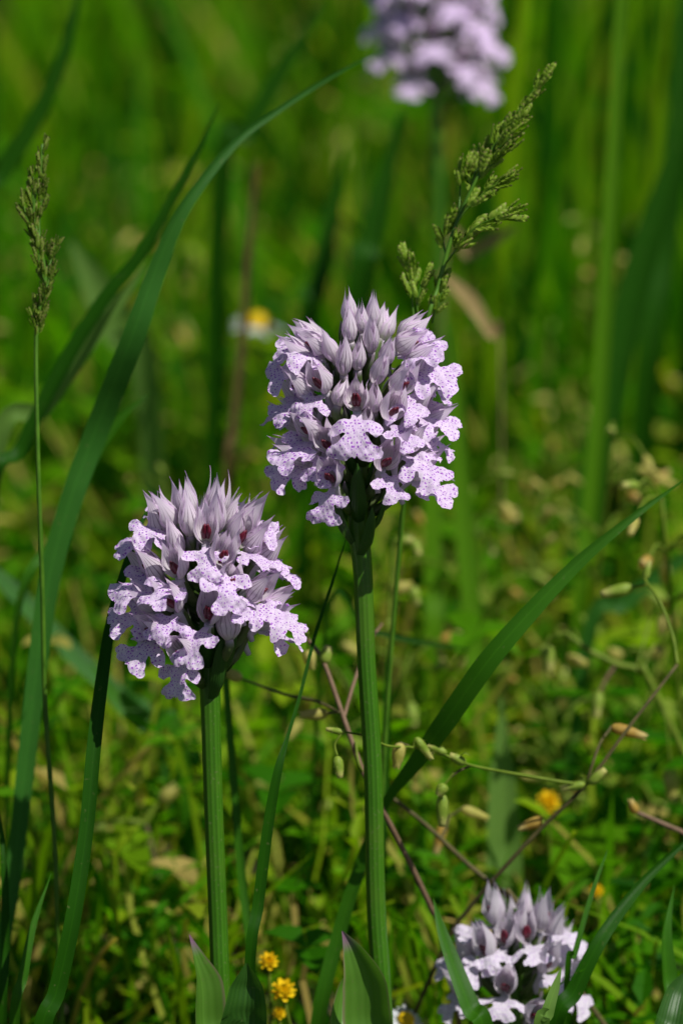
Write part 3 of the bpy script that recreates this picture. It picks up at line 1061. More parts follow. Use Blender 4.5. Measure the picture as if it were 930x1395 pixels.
# ------------------------------------------------------------------ single grass blades
def blade(label, path, widths, mat, roll=(0, 0), keel=.14, n=48, to_ground=True, ripple=0.0, seed=1, facing=None, name='grass_blade', cat='grass blade'):
    """path: (px, py, distance) from base to tip; widths in photograph pixels along it"""
    P = [at(*p) for p in path]
    W = [w * pxs(p[2]) for w, p in zip(interp(widths, len(path)), path)]
    if to_ground and P[0].z > 0.0:
        q = P[0]; dr = (P[1] - P[0])
        k = min(1.2, q.z * 0.5 / max(1e-4, abs(dr.z)))
        g = Vector((q.x - dr.x * k * .6, q.y + .004, -.002))
        P.insert(0, g); W.insert(0, W[0] * .7)
    base = P[0].copy()
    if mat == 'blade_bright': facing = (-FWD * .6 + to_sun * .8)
    o = obj(name, ribbon(P, W, facing or -FWD, n, 5, keel, roll, ripple, seed), MATS[mat], None, base)
    tag(o, label, cat, 'single grass blades')
    return o


blade('broad arching bluish-green grass blade crossing the upper left to the blurred orchid',
      [(2, 1330, .80), (18, 1200, .80), (34, 1060, .80), (50, 920, .80), (68, 790, .80), (98, 680, .80), (135, 580, .80), (180, 465, .79), (213, 372, .79), (252, 283, .79), (318, 197, .795), (372, 155, .80), (445, 108, .81), (528, 63, .82)],
      [17, 22, 25, 27, 30, 33, 36, 35, 29, 20, 14, 10, 7, 1], 'blade_blue', roll=(5, 45), ripple=.02)
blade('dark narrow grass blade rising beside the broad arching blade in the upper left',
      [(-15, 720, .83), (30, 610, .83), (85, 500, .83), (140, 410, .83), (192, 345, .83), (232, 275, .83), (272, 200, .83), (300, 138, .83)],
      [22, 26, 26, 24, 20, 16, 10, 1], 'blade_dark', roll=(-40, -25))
blade('pale green grass blade between the two long blades at left',
      [(-10, 650, .85), (60, 555, .85), (120, 470, .85), (168, 405, .85), (200, 360, .85)], [24, 26, 22, 14, 1], 'blade_pale', roll=(10, 20))
blade('dark green blade parallel below the broad arching blade, half shaded',
      [(20, 870, .83), (70, 740, .83), (110, 655, .83), (160, 575, .83), (205, 535, .83)], [10, 16, 18, 12, 1], 'blade_green', roll=(-30, 10))
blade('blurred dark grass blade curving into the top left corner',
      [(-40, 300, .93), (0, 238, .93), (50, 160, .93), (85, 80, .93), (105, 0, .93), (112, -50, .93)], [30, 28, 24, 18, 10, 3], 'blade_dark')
blade('dark upright grass blade with its tip behind the left orchid head',
      [(55, 1430, .742), (78, 1350, .742), (100, 1250, .742), (118, 1130, .745), (128, 1020, .748), (140, 920, .752), (154, 835, .757), (182, 740, .762), (213, 668, .766)],
      [26, 24, 22, 20, 20, 18, 14, 10, 1], 'blade_dark', roll=(15, -20))
blade('long dark glossy grass blade slanting up to the right edge across the middle stem',
      [(432, 1400, .79), (462, 1270, .79), (496, 1165, .788), (526, 1092, .783), (565, 1040, .775), (603, 988, .768), (662, 904, .762), (722, 834, .762), (790, 764, .764), (860, 706, .766), (930, 654, .77)],
      [22, 20, 17, 12, 21, 29, 30, 25, 18, 11, 2], 'blade_green', roll=(-20, 20), keel=.10)
blade('very thin dark grass blade leaning between the two sharp orchids',
      [(340, 1330, .755), (352, 1230, .755), (366, 1120, .755), (379, 1048, .755), (392, 1003, .757), (408, 950, .76), (430, 862, .763), (452, 795, .766), (471, 733, .768)],
      [15, 16, 15, 12, 5, 5, 5, 4, 1.5], 'blade_dark', roll=(0, 20))
blade('bright green blade crossing in front of the low orchid at its left',
      [(662, 1420, .765), (640, 1370, .765), (615, 1305, .768), (600, 1262, .77), (590, 1224, .772)], [28, 28, 22, 14, 1], 'blade_green', roll=(15, 30))
blade('dark curved blade crossing in front of the low orchid at its right',
      [(752, 1410, .765), (782, 1350, .765), (812, 1290, .766), (845, 1240, .77), (885, 1192, .775), (935, 1145, .78)], [24, 24, 20, 17, 13, 8], 'blade_dark', roll=(-20, 25))
blade('thin upright green blade tip standing over the low orchid',
      [(772, 1330, .77), (782, 1300, .77), (800, 1236, .772), (815, 1190, .774), (827, 1158, .776)], [8, 8, 7, 5, 1], 'blade_green')
blade('short pale green blade in front of the low orchid between two taller blades',
      [(735, 1420, .75), (745, 1380, .75), (756, 1345, .752), (764, 1318, .754)], [22, 18, 12, 1], 'blade_pale')
blade('broad green leaf at the right edge of the bottom, folded upright',
      [(918, 1400, .775), (912, 1330, .775), (908, 1270, .776), (918, 1205, .78)], [26, 26, 18, 1], 'blade_green', roll=(30, 40), keel=.3)
blade('rounded green leaf in the bottom right corner',
      [(905, 1440, .765), (915, 1390, .765), (925, 1350, .768), (938, 1320, .77)], [40, 44, 34, 2], 'sheath_dark', keel=.25)
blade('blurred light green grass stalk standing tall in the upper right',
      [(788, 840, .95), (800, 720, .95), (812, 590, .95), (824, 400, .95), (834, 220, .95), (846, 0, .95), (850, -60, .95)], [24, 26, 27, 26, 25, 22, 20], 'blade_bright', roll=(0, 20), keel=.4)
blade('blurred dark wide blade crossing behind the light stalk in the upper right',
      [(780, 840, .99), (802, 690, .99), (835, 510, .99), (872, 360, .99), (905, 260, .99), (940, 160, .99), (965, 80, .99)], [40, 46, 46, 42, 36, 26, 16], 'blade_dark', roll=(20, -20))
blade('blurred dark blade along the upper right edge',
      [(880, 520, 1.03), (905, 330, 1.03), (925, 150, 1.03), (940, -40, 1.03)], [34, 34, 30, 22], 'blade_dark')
blade('blurred bright blade just right of the middle stem',
      [(592, 900, .94), (590, 800, .94), (588, 700, .94), (584, 600, .94), (582, 500, .94)], [30, 30, 28, 24, 4], 'blade_bright', roll=(0, 25))
blade('blurred yellow-green blade further right of the middle stem',
      [(655, 1010, .92), (646, 880, .92), (636, 760, .92), (628, 660, .92), (622, 540, .92), (618, 440, .92)], [24, 28, 28, 26, 20, 3], 'blade_bright', roll=(10, -20))
blade('pale blurred pointed leaf standing behind the chickweed stems',
      [(688, 1230, .87), (686, 1150, .87), (684, 1060, .87), (683, 950, .87)], [50, 48, 36, 3], 'blade_pale', roll=(-10, 10))
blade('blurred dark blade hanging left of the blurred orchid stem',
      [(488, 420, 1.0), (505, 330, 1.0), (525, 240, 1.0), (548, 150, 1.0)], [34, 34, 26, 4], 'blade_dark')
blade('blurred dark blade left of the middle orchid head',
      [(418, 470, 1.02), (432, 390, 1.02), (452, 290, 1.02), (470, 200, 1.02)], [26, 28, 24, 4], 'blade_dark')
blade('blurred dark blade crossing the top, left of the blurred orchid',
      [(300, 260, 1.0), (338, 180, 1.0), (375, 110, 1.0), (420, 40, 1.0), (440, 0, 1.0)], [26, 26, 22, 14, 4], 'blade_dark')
blade('blurred brown dry stalk standing behind the left orchid',
      [(312, 660, .97), (318, 590, .97), (330, 480, .97), (338, 360, .97), (350, 220, .97)], [14, 13, 12, 10, 7], 'brown_stalk', keel=.4)
blade('curled cream and tan dry leaf behind the middle orchid head',
      [(682, 500, .96), (668, 455, .955), (645, 415, .95), (618, 388, .945), (598, 372, .94)], [3, 16, 34, 28, 6], 'straw', roll=(20, 60), keel=.3)
blade('blurred creamy leaf tip lit by sun right of the grass panicle',
      [(606, 372, .99), (640, 346, .99), (672, 326, .985), (703, 308, .98)], [3, 16, 18, 4], 'straw', roll=(-20, 20))
blade('blurred pale green broad leaf behind the left grass spike',
      [(200, 520, 1.0), (165, 450, 1.0), (135, 395, 1.0), (98, 330, 1.0)], [40, 52, 46, 6], 'blade_pale', roll=(-30, 0))
blade('blurred bluish leaf lying across the left behind the flowering grass',
      [(215, 1000, .89), (160, 945, .89), (90, 880, .89), (20, 805, .89), (-30, 760, .89)], [10, 26, 30, 26, 10], 'blade_blue', roll=(30, 30))
blade('blurred green leaf tip behind the lower left between the stems',
      [(245, 1010, .87), (200, 985, .87), (160, 950, .87), (125, 905, .87)], [20, 34, 30, 4], 'blade_green', roll=(20, 40))
blade('blurred blue-green blade slanting at the right edge above the chickweed',
      [(800, 870, .90), (850, 820, .90), (895, 785, .90), (945, 750, .90)], [20, 26, 24, 12], 'blade_blue', roll=(20, 10))
blade('thin dark grass blade lying level just right of the middle stem',
      [(445, 845, .84), (500, 858, .84), (560, 872, .84), (640, 885, .84)], [6, 9, 9, 2], 'blade_dark')
blade('slim green blade behind the left orchid stem',
      [(345, 1330, .80), (330, 1200, .80), (318, 1060, .80), (308, 930, .80), (304, 850, .80)], [12, 12, 11, 9, 2], 'blade_green')
blade('slim dark blade behind the middle orchid stem',
      [(520, 1200, .82), (524, 1060, .82), (528, 940, .82), (535, 840, .82)], [12, 13, 11, 2], 'blade_dark')
blade('short green blade in the lower left corner beside the dark upright blade',
      [(20, 1400, .76), (32, 1330, .76), (46, 1260, .762), (70, 1190, .765)], [14, 14, 10, 1], 'blade_green', roll=(0, 30))
blade('thin green blade at the far left bottom edge',
      [(4, 1400, .77), (8, 1290, .77), (6, 1180, .77), (-4, 1080, .775)], [12, 12, 9, 2], 'blade_dark')


# ------------------------------------------------------------------ flowering grasses
def spikelet_mesh(name, mat):
    V, F, U = [], [], []
    for k in range(6):
        s = 1 if k % 2 else -1
        z0 = k * .00050
        L = .0022 - .00010 * k
        b = len(V)
        for i in range(5):
            t = i / 4
            w = .00060 * math.sin(math.pi * min(1, .18 + t * .82)) ** .8 if i < 4 else 0
            x = s * (.00014 + .00062 * math.sin(t * 2.0))
            for j in (-1, 0, 1):
                V.append(Vector((x * (1.0 if j == 0 else .55), j * w, z0 + L * t)))
                U.append((j * .5 + .5, t))
        for i in range(4):
            for j in range(2):
                a = b + i * 3 + j
                F.append((a, a + 1, a + 4, a + 3))
    return make_mesh(name, V, F, U, MATS[mat])


SPK = {'spikelet': spikelet_mesh('spikelet', 'spikelet'), 'spikelet_dull': spikelet_mesh('spikelet_dull', 'spikelet_dull')}


def put_spikelet(parent, base, p, direction, s, kind, rng):
    o = bpy.data.objects.new('spikelet', SPK[kind])
    COL.objects.link(o)
    o.parent = parent
    q = Vector(direction).normalized().to_track_quat('Z', 'Y')
    m = q.to_matrix().to_4x4() @ Matrix.Rotation(rng.uniform(0, 6.28), 4, 'Z') @ Matrix.Scale(s, 4)
    m.translation = p - base
    o.matrix_local = m
    return o


def flowering_grass(label, culm, branches, kind, seed, r=.0005, k_size=.8):
    """culm: points ground->tip; branches: (points, first fraction with spikelets, spikelet count, size)"""
    rng = random.Random(seed)
    base = culm[0].copy()
    root = empty('flowering_grass', base)
    tag(root, label, 'flowering grass', 'grasses in flower', kind='thing')
    obj('culm', tube(culm, [r, r, r * .9, r * .6, r * .3], 8, 60), MATS['culm'], root, base)
    for pts, f0, n, s in branches:
        P = crom(pts, 40)
        b = obj('branch', tube(pts, [.00022, .00018, .0001], 5, 16), MATS['culm'], root, base)
        for i in range(n):
            t = f0 + (1 - f0) * (i / max(1, n - 1))
            k = min(38, int(t * 39))
            d = (P[k + 1] - P[k]).normalized()
            sd = Vector((rng.uniform(-1, 1), rng.uniform(-1, 1), rng.uniform(-.6, .6)))
            sd = (sd - d * sd.dot(d)).normalized()
            spread = .36 if i < n - 1 else .05
            put_spikelet(b, base, P[k] + sd * .0003, d + sd * spread * rng.uniform(.6, 1.5), s * k_size * rng.uniform(.8, 1.2), kind, rng)
    return root


d = .765
c = [at(520, 1100, .80), at(548, 700, .785), at(575, 470, d), at(598, 385, d), at(616, 320, d), at(640, 262, d), at(672, 200, d), at(705, 152, d), at(741, 104, d)]
c = [Vector((c[0].x, c[0].y + .01, -.002))] + c
q = lambda *a: [at(x, y, d + dd) for x, y, dd in a]
flowering_grass('open green grass panicle leaning right above the middle orchid head', c, [
    (q((672, 200, 0), (690, 172, 0), (718, 138, 0), (742, 102, 0)), .0, 16, 1.25),
    (q((664, 215, 0), (690, 190, -.002), (712, 160, -.002)), .15, 9, 1.2),
    (q((650, 243, 0), (662, 222, 0), (684, 196, .002)), .05, 13, 1.25),
    (q((650, 243, 0), (672, 222, -.002), (690, 204, -.003)), .2, 8, 1.2),
    (q((640, 262, 0), (646, 236, .003), (656, 212, .003)), .1, 10, 1.2),
    (q((624, 302, 0), (626, 268, .003), (628, 244, .003), (636, 226, .003)), .55, 8, 1.25),
    (q((614, 325, 0), (630, 292, -.003), (655, 266, -.004), (690, 240, -.005)), .42, 14, 1.25),
    (q((606, 360, 0), (624, 336, -.004), (650, 308, -.006), (697, 288, -.008)), .22, 22, 1.35),
    (q((608, 352, 0), (604, 326, .003), (614, 302, .003)), .3, 9, 1.2),
    (q((570, 470, .003), (562, 420, .004), (560, 380, .004), (554, 350, .004)), .45, 11, 1.15),
    (q((578, 460, .002), (568, 420, .001), (572, 392, .001), (577, 378, .001)), .35, 9, 1.1),
    (q((588, 440, .002), (594, 418, 0), (604, 390, 0)), .2, 8, 1.1),
], 'spikelet', 3)

d = .765
c = [at(80, 1290, .785), at(75, 1150, .78), at(62, 960, .775), at(58, 800, .77), at(52, 620, .766), at(50, 450, d), at(62, 392, d), at(57, 340, d), at(46, 290, d), at(54, 240, d), at(58, 196, d)]
c = [Vector((c[0].x + .001, c[0].y + .006, -.002))] + c
flowering_grass('slender grass spike with dense brownish-green spikelets at the left edge', c, [
    (q((51, 460, 0), (56, 425, 0), (64, 395, -.001)), .05, 18, 1.25),
    (q((60, 410, 0), (68, 372, .001), (66, 345, .001)), .05, 16, 1.25),
    (q((50, 455, 0), (46, 430, 0), (48, 412, .001)), .2, 7, 1.1),
    (q((62, 385, 0), (54, 360, -.001), (54, 335, -.001)), .05, 16, 1.25),
    (q((64, 372, 0), (72, 348, .001), (76, 332, .001)), .4, 6, 1.1),
    (q((56, 345, 0), (46, 318, 0), (42, 295, 0)), .05, 16, 1.25),
    (q((55, 335, 0), (54, 305, .001), (58, 270, .001)), .05, 15, 1.25),
    (q((46, 315, 0), (36, 295, -.001), (32, 272, -.001)), .1, 10, 1.2),
    (q((48, 300, 0), (45, 268, 0), (46, 240, 0)), .05, 14, 1.2),
    (q((53, 270, 0), (58, 248, 0), (56, 225, 0)), .05, 12, 1.2),
    (q((55, 240, 0), (57, 222, 0), (59, 196, 0)), .35, 10, 1.05),
], 'spikelet_dull', 4, k_size=.5)


# ------------------------------------------------------------------ chickweed
def capsule_geo(p, dr, L, Rr, rng, teeth=True, hairs=26):
    """hairy seed capsule: ovoid with lengthwise ribs, an open mouth with teeth"""
    dr = Vector(dr).normalized()
    a = dr.cross(Vector((.3, .2, .9)))
    if a.length < .1: a = dr.cross(Vector((1, 0, 0)))
    a.normalize(); b = dr.cross(a)
    prof = [(0, .25), (.06, .62), (.22, .95), (.45, 1.0), (.68, .86), (.86, .66), (1.0, .55)]
    V, F, U = [], [], []
    sd = 10
    for t, r in prof:
        for k in range(sd):
            ph = 6.2832 * k / sd
            rr = Rr * r * (1 + (.09 if k % 2 else -.05))
            tt = t + ((.13 if k % 2 else -.04) if teeth and t == 1.0 else 0)
            V.append(p + dr * (L * tt) + (a * math.cos(ph) + b * math.sin(ph)) * rr)
            U.append((k / sd, t))
    for i in range(len(prof) - 1):
        for k in range(sd):
            k2 = (k + 1) % sd
            F.append((i * sd + k, i * sd + k2, (i + 1) * sd + k2, (i + 1) * sd + k))
    F.append(tuple(range(sd - 1, -1, -1)))
    if not teeth:
        F.append(tuple((len(prof) - 1) * sd + k for k in range(sd)))
    for _ in range(hairs):
        t = rng.uniform(.02, .9); ph = rng.uniform(0, 6.28)
        o_ = a * math.cos(ph) + b * math.sin(ph)
        q0 = p + dr * (L * t) + o_ * (Rr * .85)
        q1 = q0 + (o_ + dr * .6).normalized() * rng.uniform(.0005, .0010)
        s_ = dr.cross(o_) * .00004
        n = len(V)
        V += [q0 - s_, q0 + s_, q1]; U += [(0, .9)] * 3
        F.append((n, n + 1, n + 2))
    return V, F, U


def leaf_geo(p, dr, L, w, rng, curl=.3):
    dr = Vector(dr).normalized()
    up = Vector((0, 0, 1))
    m = p + dr * (L * .5) + up * (L * .12)
    e = p + dr * L - up * (L * curl)
    return ribbon([p, p.lerp(m, .5) + up * L * .03, m, m.lerp(e, .55) + up * L * .04, e], [w * .3, w * .85, w, w * .7, w * .03], up, 10, 5, .15, roll=(rng.uniform(-25, 25), rng.uniform(-25, 25)))


def chickweed(label, stems, pods, seed, leaves=(), base=None, group='chickweed plants gone to seed'):
    """stems: (points, radius px, material, distance); pods: (px,py, tip px,py, d, radius px, material, pedicel points)"""
    rng = random.Random(seed)
    P0 = [at(*p) for p in stems[0][0]]
    dr = (P0[0] - P0[1]).normalized()
    k = P0[0].z / max(.55, -dr.z)
    base = base or Vector((P0[0].x + dr.x * k * .7, P0[0].y + dr.y * k * .7 + .003, -.002))
    root = empty('chickweed_plant', base)
    tag(root, label, 'chickweed', group)
    line = []
    for i, (pts, r, mat, ) in enumerate(stems):
        P = [at(*p) for p in pts]
        line += crom(P, 40)
        rr = r * pxs(pts[0][2])
        if i == 0: P = [base] + P
        obj('stem', tube(P, [rr, rr, rr * .9, rr * .7], 8, 40), MATS[mat], root, base)
        for p in P[1:-1]:
            if rng.random() < .4: pass
    for (x, y, tx, ty, d, r, mat, ped) in pods:
        p = at(x, y, d); e = at(tx, ty, d + rng.uniform(-.001, .001))
        c_ = obj('seed_capsule', capsule_geo(p, e - p, (e - p).length, r * pxs(d), rng, mat != 'capsule_green' or rng.random() < .5), MATS[mat], root, base)
        near = min(line, key=lambda k_: (k_ - p).length)
        if not ped and (near - p).length > .0009:
            mid = near.lerp(p, .55) + Vector((0, 0, .25 * (near - p).length))
            obj('pedicel', tube([near, mid, p], [.0003, .00025, .0003], 6, 14), MATS['chickweed_green'], c_, base)
        if ped:
            obj('pedicel', tube([at(*k) for k in ped] + [p], [.0003, .00025, .0003], 6, 14), MATS['chickweed_green' if 'green' in mat else 'chickweed_stem_dark'], c_, base)
    for (x, y, tx, ty, d, w) in leaves:
        p = at(x, y, d); e = at(tx, ty, d - .002)
        obj('leaf', leaf_geo(p, e - p, (e - p).length, w * pxs(d), rng), MATS['chickweed_green'], root, base)
    return root


chickweed('chickweed with a long brown stem rising to the right edge and hanging hairy capsules', [
    ([(600, 1300, .80), (640, 1236, .795), (690, 1178, .79), (735, 1130, .788), (798, 1068, .785), (858, 988, .785), (922, 905, .788)], 3.2, 'chickweed_stem_dark'),
    ([(800, 1068, .785), (772, 1066, .783), (712, 1056, .78), (652, 1045, .775), (622, 1036, .773), (598, 1024, .772)], 2.0, 'chickweed_green'),
    ([(598, 1024, .772), (560, 1018, .77), (528, 1016, .764), (500, 1004, .762), (470, 997, .762)], 1.8, 'chickweed_green'),
    ([(640, 1043, .775), (625, 1050, .774), (612, 1060, .774)], 1.8, 'chickweed_stem_dark'),
    ([(798, 1068, .785), (808, 1036, .785), (818, 1010, .786), (830, 995, .787)], 2.2, 'chickweed_stem_dark'),
    ([(922, 905, .788), (915, 865, .79), (898, 820, .792), (878, 790, .795)], 2.6, 'chickweed_green'),
], [
    (470, 998, 444, 993, .762, 4.5, 'capsule_green', None),
    (459, 1030, 463, 1060, .762, 7, 'capsule_green', [(466, 998, .762), (456, 1014, .762)]),
    (545, 1012, 540, 1044, .768, 9, 'capsule_cream', [(556, 1016, .77)]),
    (566, 1005, 586, 1032, .77, 6, 'capsule_green', None),
    (608, 1026, 582, 1016, .771, 6, 'capsule_green', None),
    (634, 1040, 612, 1028, .773, 6.5, 'capsule_green', None),
    (606, 1068, 596, 1084, .774, 8, 'capsule_green', [(618, 1052, .774)]),
    (602, 1082, 602, 1126, .776, 8.5, 'capsule_green', [(606, 1070, .774)]),
    (796, 1068, 766, 1074, .784, 6, 'capsule_green', None),
    (802, 1068, 824, 1048, .784, 7, 'capsule_green', None),
    (832, 990, 876, 1003, .787, 8, 'capsule_tan', [(822, 1004, .786)]),
    (740, 1116, 708, 1128, .79, 8, 'capsule_tan', None),
    (878, 790, 884, 765, .796, 5, 'capsule_green', None),
    (862, 800, 818, 810, .80, 9, 'capsule_green', [(880, 796, .797)]),
], 41, leaves=[(800, 1068, 790, 1050, .785, 7), (622, 1036, 640, 1022, .773, 8)])

chickweed('pinkish straw-coloured chickweed stem passing behind the middle orchid stem', [
    ([(600, 1275, .795), (588, 1240, .79), (560, 1180, .785), (527, 1115, .78), (494, 1050, .778), (468, 978, .78), (440, 900, .785), (418, 870, .79)], 4.0, 'chickweed_stem'),
    ([(494, 1052, .778), (488, 1040, .776), (484, 1010, .778)], 2.0, 'chickweed_green'),
    ([(468, 978, .78), (482, 930, .785), (500, 880, .79), (520, 850, .80)], 2.6, 'chickweed_stem'),
    ([(466, 972, .78), (430, 955, .785), (385, 945, .79), (330, 925, .80)], 2.2, 'chickweed_stem_dark'),
], [
    (446, 972, 410, 974, .785, 8, 'capsule_cream', [(462, 970, .78)]),
    (440, 905, 448, 880, .785, 9, 'capsule_green', None),
    (418, 870, 404, 858, .79, 9, 'capsule_green', None),
    (330, 925, 304, 914, .80, 8, 'capsule_cream', None),
    (420, 885, 424, 910, .795, 9, 'capsule_cream', None),
], 42)

chickweed('slanting tan chickweed stem between the middle orchid stem and the low orchid', [
    ([(715, 1245, .80), (690, 1220, .80), (640, 1180, .80), (580, 1124, .798), (528, 1082, .796)], 3.6, 'chickweed_stem_dark'),
    ([(600, 1144, .80), (606, 1130, .805), (612, 1112, .81)], 2.2, 'chickweed_stem_dark'),
], [
    (628, 1102, 662, 1114, .81, 7.5, 'capsule_cream', [(612, 1112, .81)]),
    (604, 1120, 594, 1160, .82, 8, 'capsule_tan', None),
], 43)

chickweed('short pinkish chickweed stem cut off by the right edge', [
    ([(1020, 1240, .81), (975, 1170, .805), (940, 1140, .80), (902, 1122, .80), (866, 1106, .80)], 3.8, 'chickweed_stem'),
], [(866, 1108, 858, 1090, .80, 6, 'capsule_tan', None)], 44)

chickweed('blurred curved green chickweed branch with nodding capsules at the right', [
    ([(900, 960, .85), (870, 915, .85), (840, 905, .85), (800, 885, .85), (770, 862, .85)], 5, 'chickweed_green'),
    ([(838, 905, .85), (825, 925, .85), (815, 945, .85)], 3, 'chickweed_stem'),
    ([(770, 862, .85), (750, 868, .85), (742, 880, .85)], 2.5, 'chickweed_green'),
], [
    (742, 878, 748, 910, .85, 10, 'capsule_green', None),
    (815, 942, 812, 975, .85, 8, 'capsule_green', None),
    (770, 896, 798, 905, .87, 8, 'capsule_cream', None),
    (903, 882, 880, 895, .86, 8, 'capsule_cream', None),
    (905, 838, 900, 863, .87, 9, 'capsule_cream', None),
    (912, 1040, 915, 1090, .85, 11, 'capsule_cream', None),
], 45)

chickweed('blurred chickweed with a yellow-green forked top behind the middle stem', [
    ([(528, 900, .86), (530, 850, .86), (534, 790, .86), (536, 735, .86)], 4.5, 'chickweed_green'),
    ([(532, 812, .86), (545, 802, .86), (556, 800, .86)], 4, 'chickweed_green'),
], [
    (536, 738, 562, 735, .86, 7, 'capsule_green', None),
    (562, 735, 570, 755, .86, 7, 'capsule_green', None),
    (534, 806, 560, 796, .86, 9, 'capsule_cream', None),
    (560, 798, 568, 825, .86, 8, 'capsule_green', None),
], 46)

chickweed('blurred yellowish chickweed skeleton standing in the lower left', [
    ([(250, 1395, .86), (235, 1290, .86), (215, 1190, .86), (198, 1120, .86)], 5, 'chickweed_stem_dark'),
    ([(198, 1122, .86), (170, 1118, .86), (140, 1125, .86)], 4, 'chickweed_green'),
    ([(198, 1122, .86), (210, 1100, .86), (226, 1085, .86)], 4.5, 'chickweed_green'),
    ([(206, 1150, .86), (180, 1160, .86), (150, 1152, .86)], 4, 'chickweed_green'),
], [
    (220, 1092, 240, 1070, .86, 10, 'capsule_cream', None),
    (146, 1125, 118, 1130, .86, 8, 'capsule_green', None),
    (250, 1180, 262, 1215, .87, 10, 'capsule_tan', None),
], 47)


# ------------------------------------------------------------------ more chickweeds in the blurred ground (copies)
def proto_chickweed(seed):
    rng = random.Random(seed)
    root = empty('chickweed_plant', (0, 0, 0))
    tag(root, 'blurred seeding chickweed with cream capsules among the meadow grass', 'chickweed', 'blurred chickweeds in the background')
    base = Vector((0, 0, 0))
    h = rng.uniform(.055, .10)
    a = rng.uniform(0, 6.28)
    top = Vector((math.cos(a) * .02, math.sin(a) * .02, h))
    P = [base, base.lerp(top, .5) + Vector((rng.uniform(-.006, .006), rng.uniform(-.006, .006), 0)), top]
    obj('stem', tube(P, [.0006, .0005, .0004], 6, 12), MATS['chickweed_green'], root)
    C_ = crom(P, 20)
    for k in range(9):
        i = rng.randint(8, 19)
        aa = rng.uniform(0, 6.28)
        o_ = Vector((math.cos(aa), math.sin(aa), rng.uniform(.0, .8))).normalized()
        e = C_[i] + o_ * rng.uniform(.006, .016)
        mt = rng.choice(['capsule_cream', 'capsule_cream', 'capsule_green', 'capsule_green', 'capsule_tan'])
        dr = Vector((o_.x * .6, o_.y * .6, rng.uniform(-1, .4)))
        cp = obj('seed_capsule', capsule_geo(e, dr, rng.uniform(.0032, .0048), rng.uniform(.0008, .0011), rng, True, 0), MATS[mt], root)
        obj('pedicel', tube([C_[i], C_[i].lerp(e, .6) + Vector((0, 0, .002)), e], [.0003, .0003, .0003], 5, 8), MATS['chickweed_green'], cp)
    for k in range(4):
        i = 3 + k * 4
        for s in (0, math.pi):
            aa = k * 1.57 + s
            obj('leaf', leaf_geo(C_[i], Vector((math.cos(aa), math.sin(aa), .4)), rng.uniform(.006, .010), .0034, rng), MATS['chickweed_green'], root)
    return root


def copy_tree(o, parent=None):
    c = o.copy()
    COL.objects.link(c)
    c.parent = parent
    for ch in o.children: copy_tree(ch, c)
    return c


bpy.context.view_layer.update()
protos = [proto_chickweed(100 + i) for i in range(4)]
rng = random.Random(77)
spots = []
for i in range(54):
    y = .10 + .70 * rng.random() ** 1.3 if i < 34 else rng.uniform(.55, 1.5)
    hw = .075 * (y + FOCUS) / FOCUS * 1.1
    spots.append((rng.uniform(-hw, hw), y))
for i, (x, y) in enumerate(spots):
    o = protos[i] if i < 4 else copy_tree(protos[rng.randrange(4)])
    o.location = (x, y, -.001)
    o.rotation_euler = (0, 0, rng.uniform(0, 6.28))
    s = rng.uniform(.8, 1.25)
    o.scale = (s, s, s)


# ------------------------------------------------------------------ small yellow and white flowers
def trefoil(label, px, py, d, r_px, seed):
    """round head of overlapping yellow petals on a thin stalk"""
    rng = random.Random(seed)
    c = at(px, py, d)
    r = r_px * pxs(d)
    base = Vector((c.x + rng.uniform(-.004, .004), c.y + .004, -.002))
    root = empty('yellow_trefoil', base)
    tag(root, label, 'trefoil', 'small yellow trefoils')
    obj('stalk', tube([base, base.lerp(c, .5) + Vector((.002, 0, 0)), c - Vector((0, 0, r * .5))], [.0005, .0004, .0004], 6, 14), MATS['chickweed_green'], root, base)
    for k in range(26):
        t = (k + .5) / 26
        ph = k * 2.39996
        z = 1 - 1.7 * t
        s = math.sqrt(max(0, 1 - z * z))
        dr = Vector((math.cos(ph) * s, math.sin(ph) * s, z))
        p = c + dr * (r * .25)
        tip = c + (dr + Vector((0, 0, .15))) * r
        g = ribbon([p, p.lerp(tip, .5) + Vector((0, 0, r * .08)), tip], [r * .25, r * .62, r * .3], dr.cross(Vector((0, 0, 1))).cross(dr) if s > .1 else Vector((1, 0, 0)), 6, 3, .25)
        obj('petal', g, MATS['yellow_petal'], root, base)
    return root


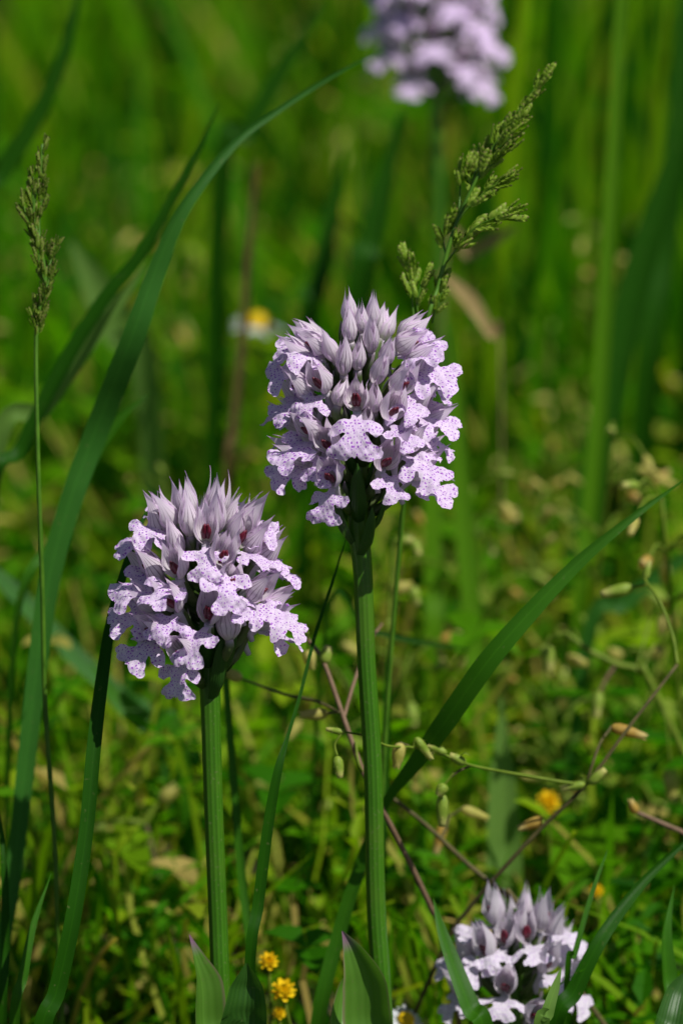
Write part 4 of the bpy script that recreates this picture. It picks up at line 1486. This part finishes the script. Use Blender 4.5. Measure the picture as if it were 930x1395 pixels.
trefoil('yellow trefoil flower, topmost of the three by the left orchid stem', 366, 1312, .792, 14, 1)
trefoil('largest yellow trefoil flower, middle one of the three by the left orchid leaf', 386, 1352, .79, 18, 2)
trefoil('orange-yellow trefoil flower blurred behind the brown chickweed stem', 746, 1095, .855, 17, 3)
trefoil('smallest yellow trefoil bloom, lowest of the three by the left orchid leaf', 380, 1382, .79, 10, 4)
trefoil('tiny yellow trefoil bloom blurred at the right above the low orchid', 812, 1215, .84, 10, 5)


def daisy(label, px, py, d, r_px, seed, tilt=(0.1, -.5, 1)):
    rng = random.Random(seed)
    c = at(px, py, d)
    r = r_px * pxs(d)
    n = Vector(tilt).normalized()
    a = n.cross(Vector((1, 0, 0))).normalized(); b = n.cross(a)
    base = Vector((c.x, c.y + .006, -.002))
    root = empty('daisy', base)
    tag(root, label, 'daisy', 'blurred daisies')
    obj('stalk', tube([base, base.lerp(c, .5), c - n * .001], [.0007, .0006, .0006], 6, 14), MATS['culm'], root, base)
    # domed yellow disc
    V, F, U = [c + n * (r * .43)], [], [(0, 0)]
    for i, (rr, hh) in enumerate(((.22, .40), (.40, .28), (.48, .06), (.42, -.08))):
        for k in range(14):
            ph = k * 6.2832 / 14
            V.append(c + (a * math.cos(ph) + b * math.sin(ph)) * (r * rr * (1.06 if k % 2 else .95)) + n * (r * hh)); U.append((0, 0))
    for k in range(14):
        F.append((0, 1 + k, 1 + (k + 1) % 14))
    for i in range(3):
        for k in range(14):
            k2 = (k + 1) % 14
            F.append((1 + i * 14 + k, 1 + (i + 1) * 14 + k, 1 + (i + 1) * 14 + k2, 1 + i * 14 + k2))
    obj('disc', (V, F, U), MATS['yellow_petal'], root, base)
    for k in range(16):
        ph = k * 6.2832 / 16 + rng.uniform(-.06, .06)
        dr = a * math.cos(ph) + b * math.sin(ph)
        p = c + dr * (r * .33); e = c + dr * (r * rng.uniform(.92, 1.05)) - n * (r * rng.uniform(.0, .25))
        obj('petal', ribbon([p, p.lerp(e, .5) + n * (r * .05), e], [r * .12, r * .26, r * .14], n, 6, 3, .15), MATS['white_petal'], root, base)
    return root


daisy('blurred white daisy with yellow centre left of the middle orchid head', 352, 442, 1.04, 38, 1, (.15, -.06, 1))
daisy('white daisy with yellow centre at the bottom edge by the middle stem', 552, 1390, .80, 26, 2, (.3, -.5, 1))
daisy('far blurred white daisy at the left edge beside the grass spike', 14, 278, 1.5, 14, 3, (.1, -.2, 1))
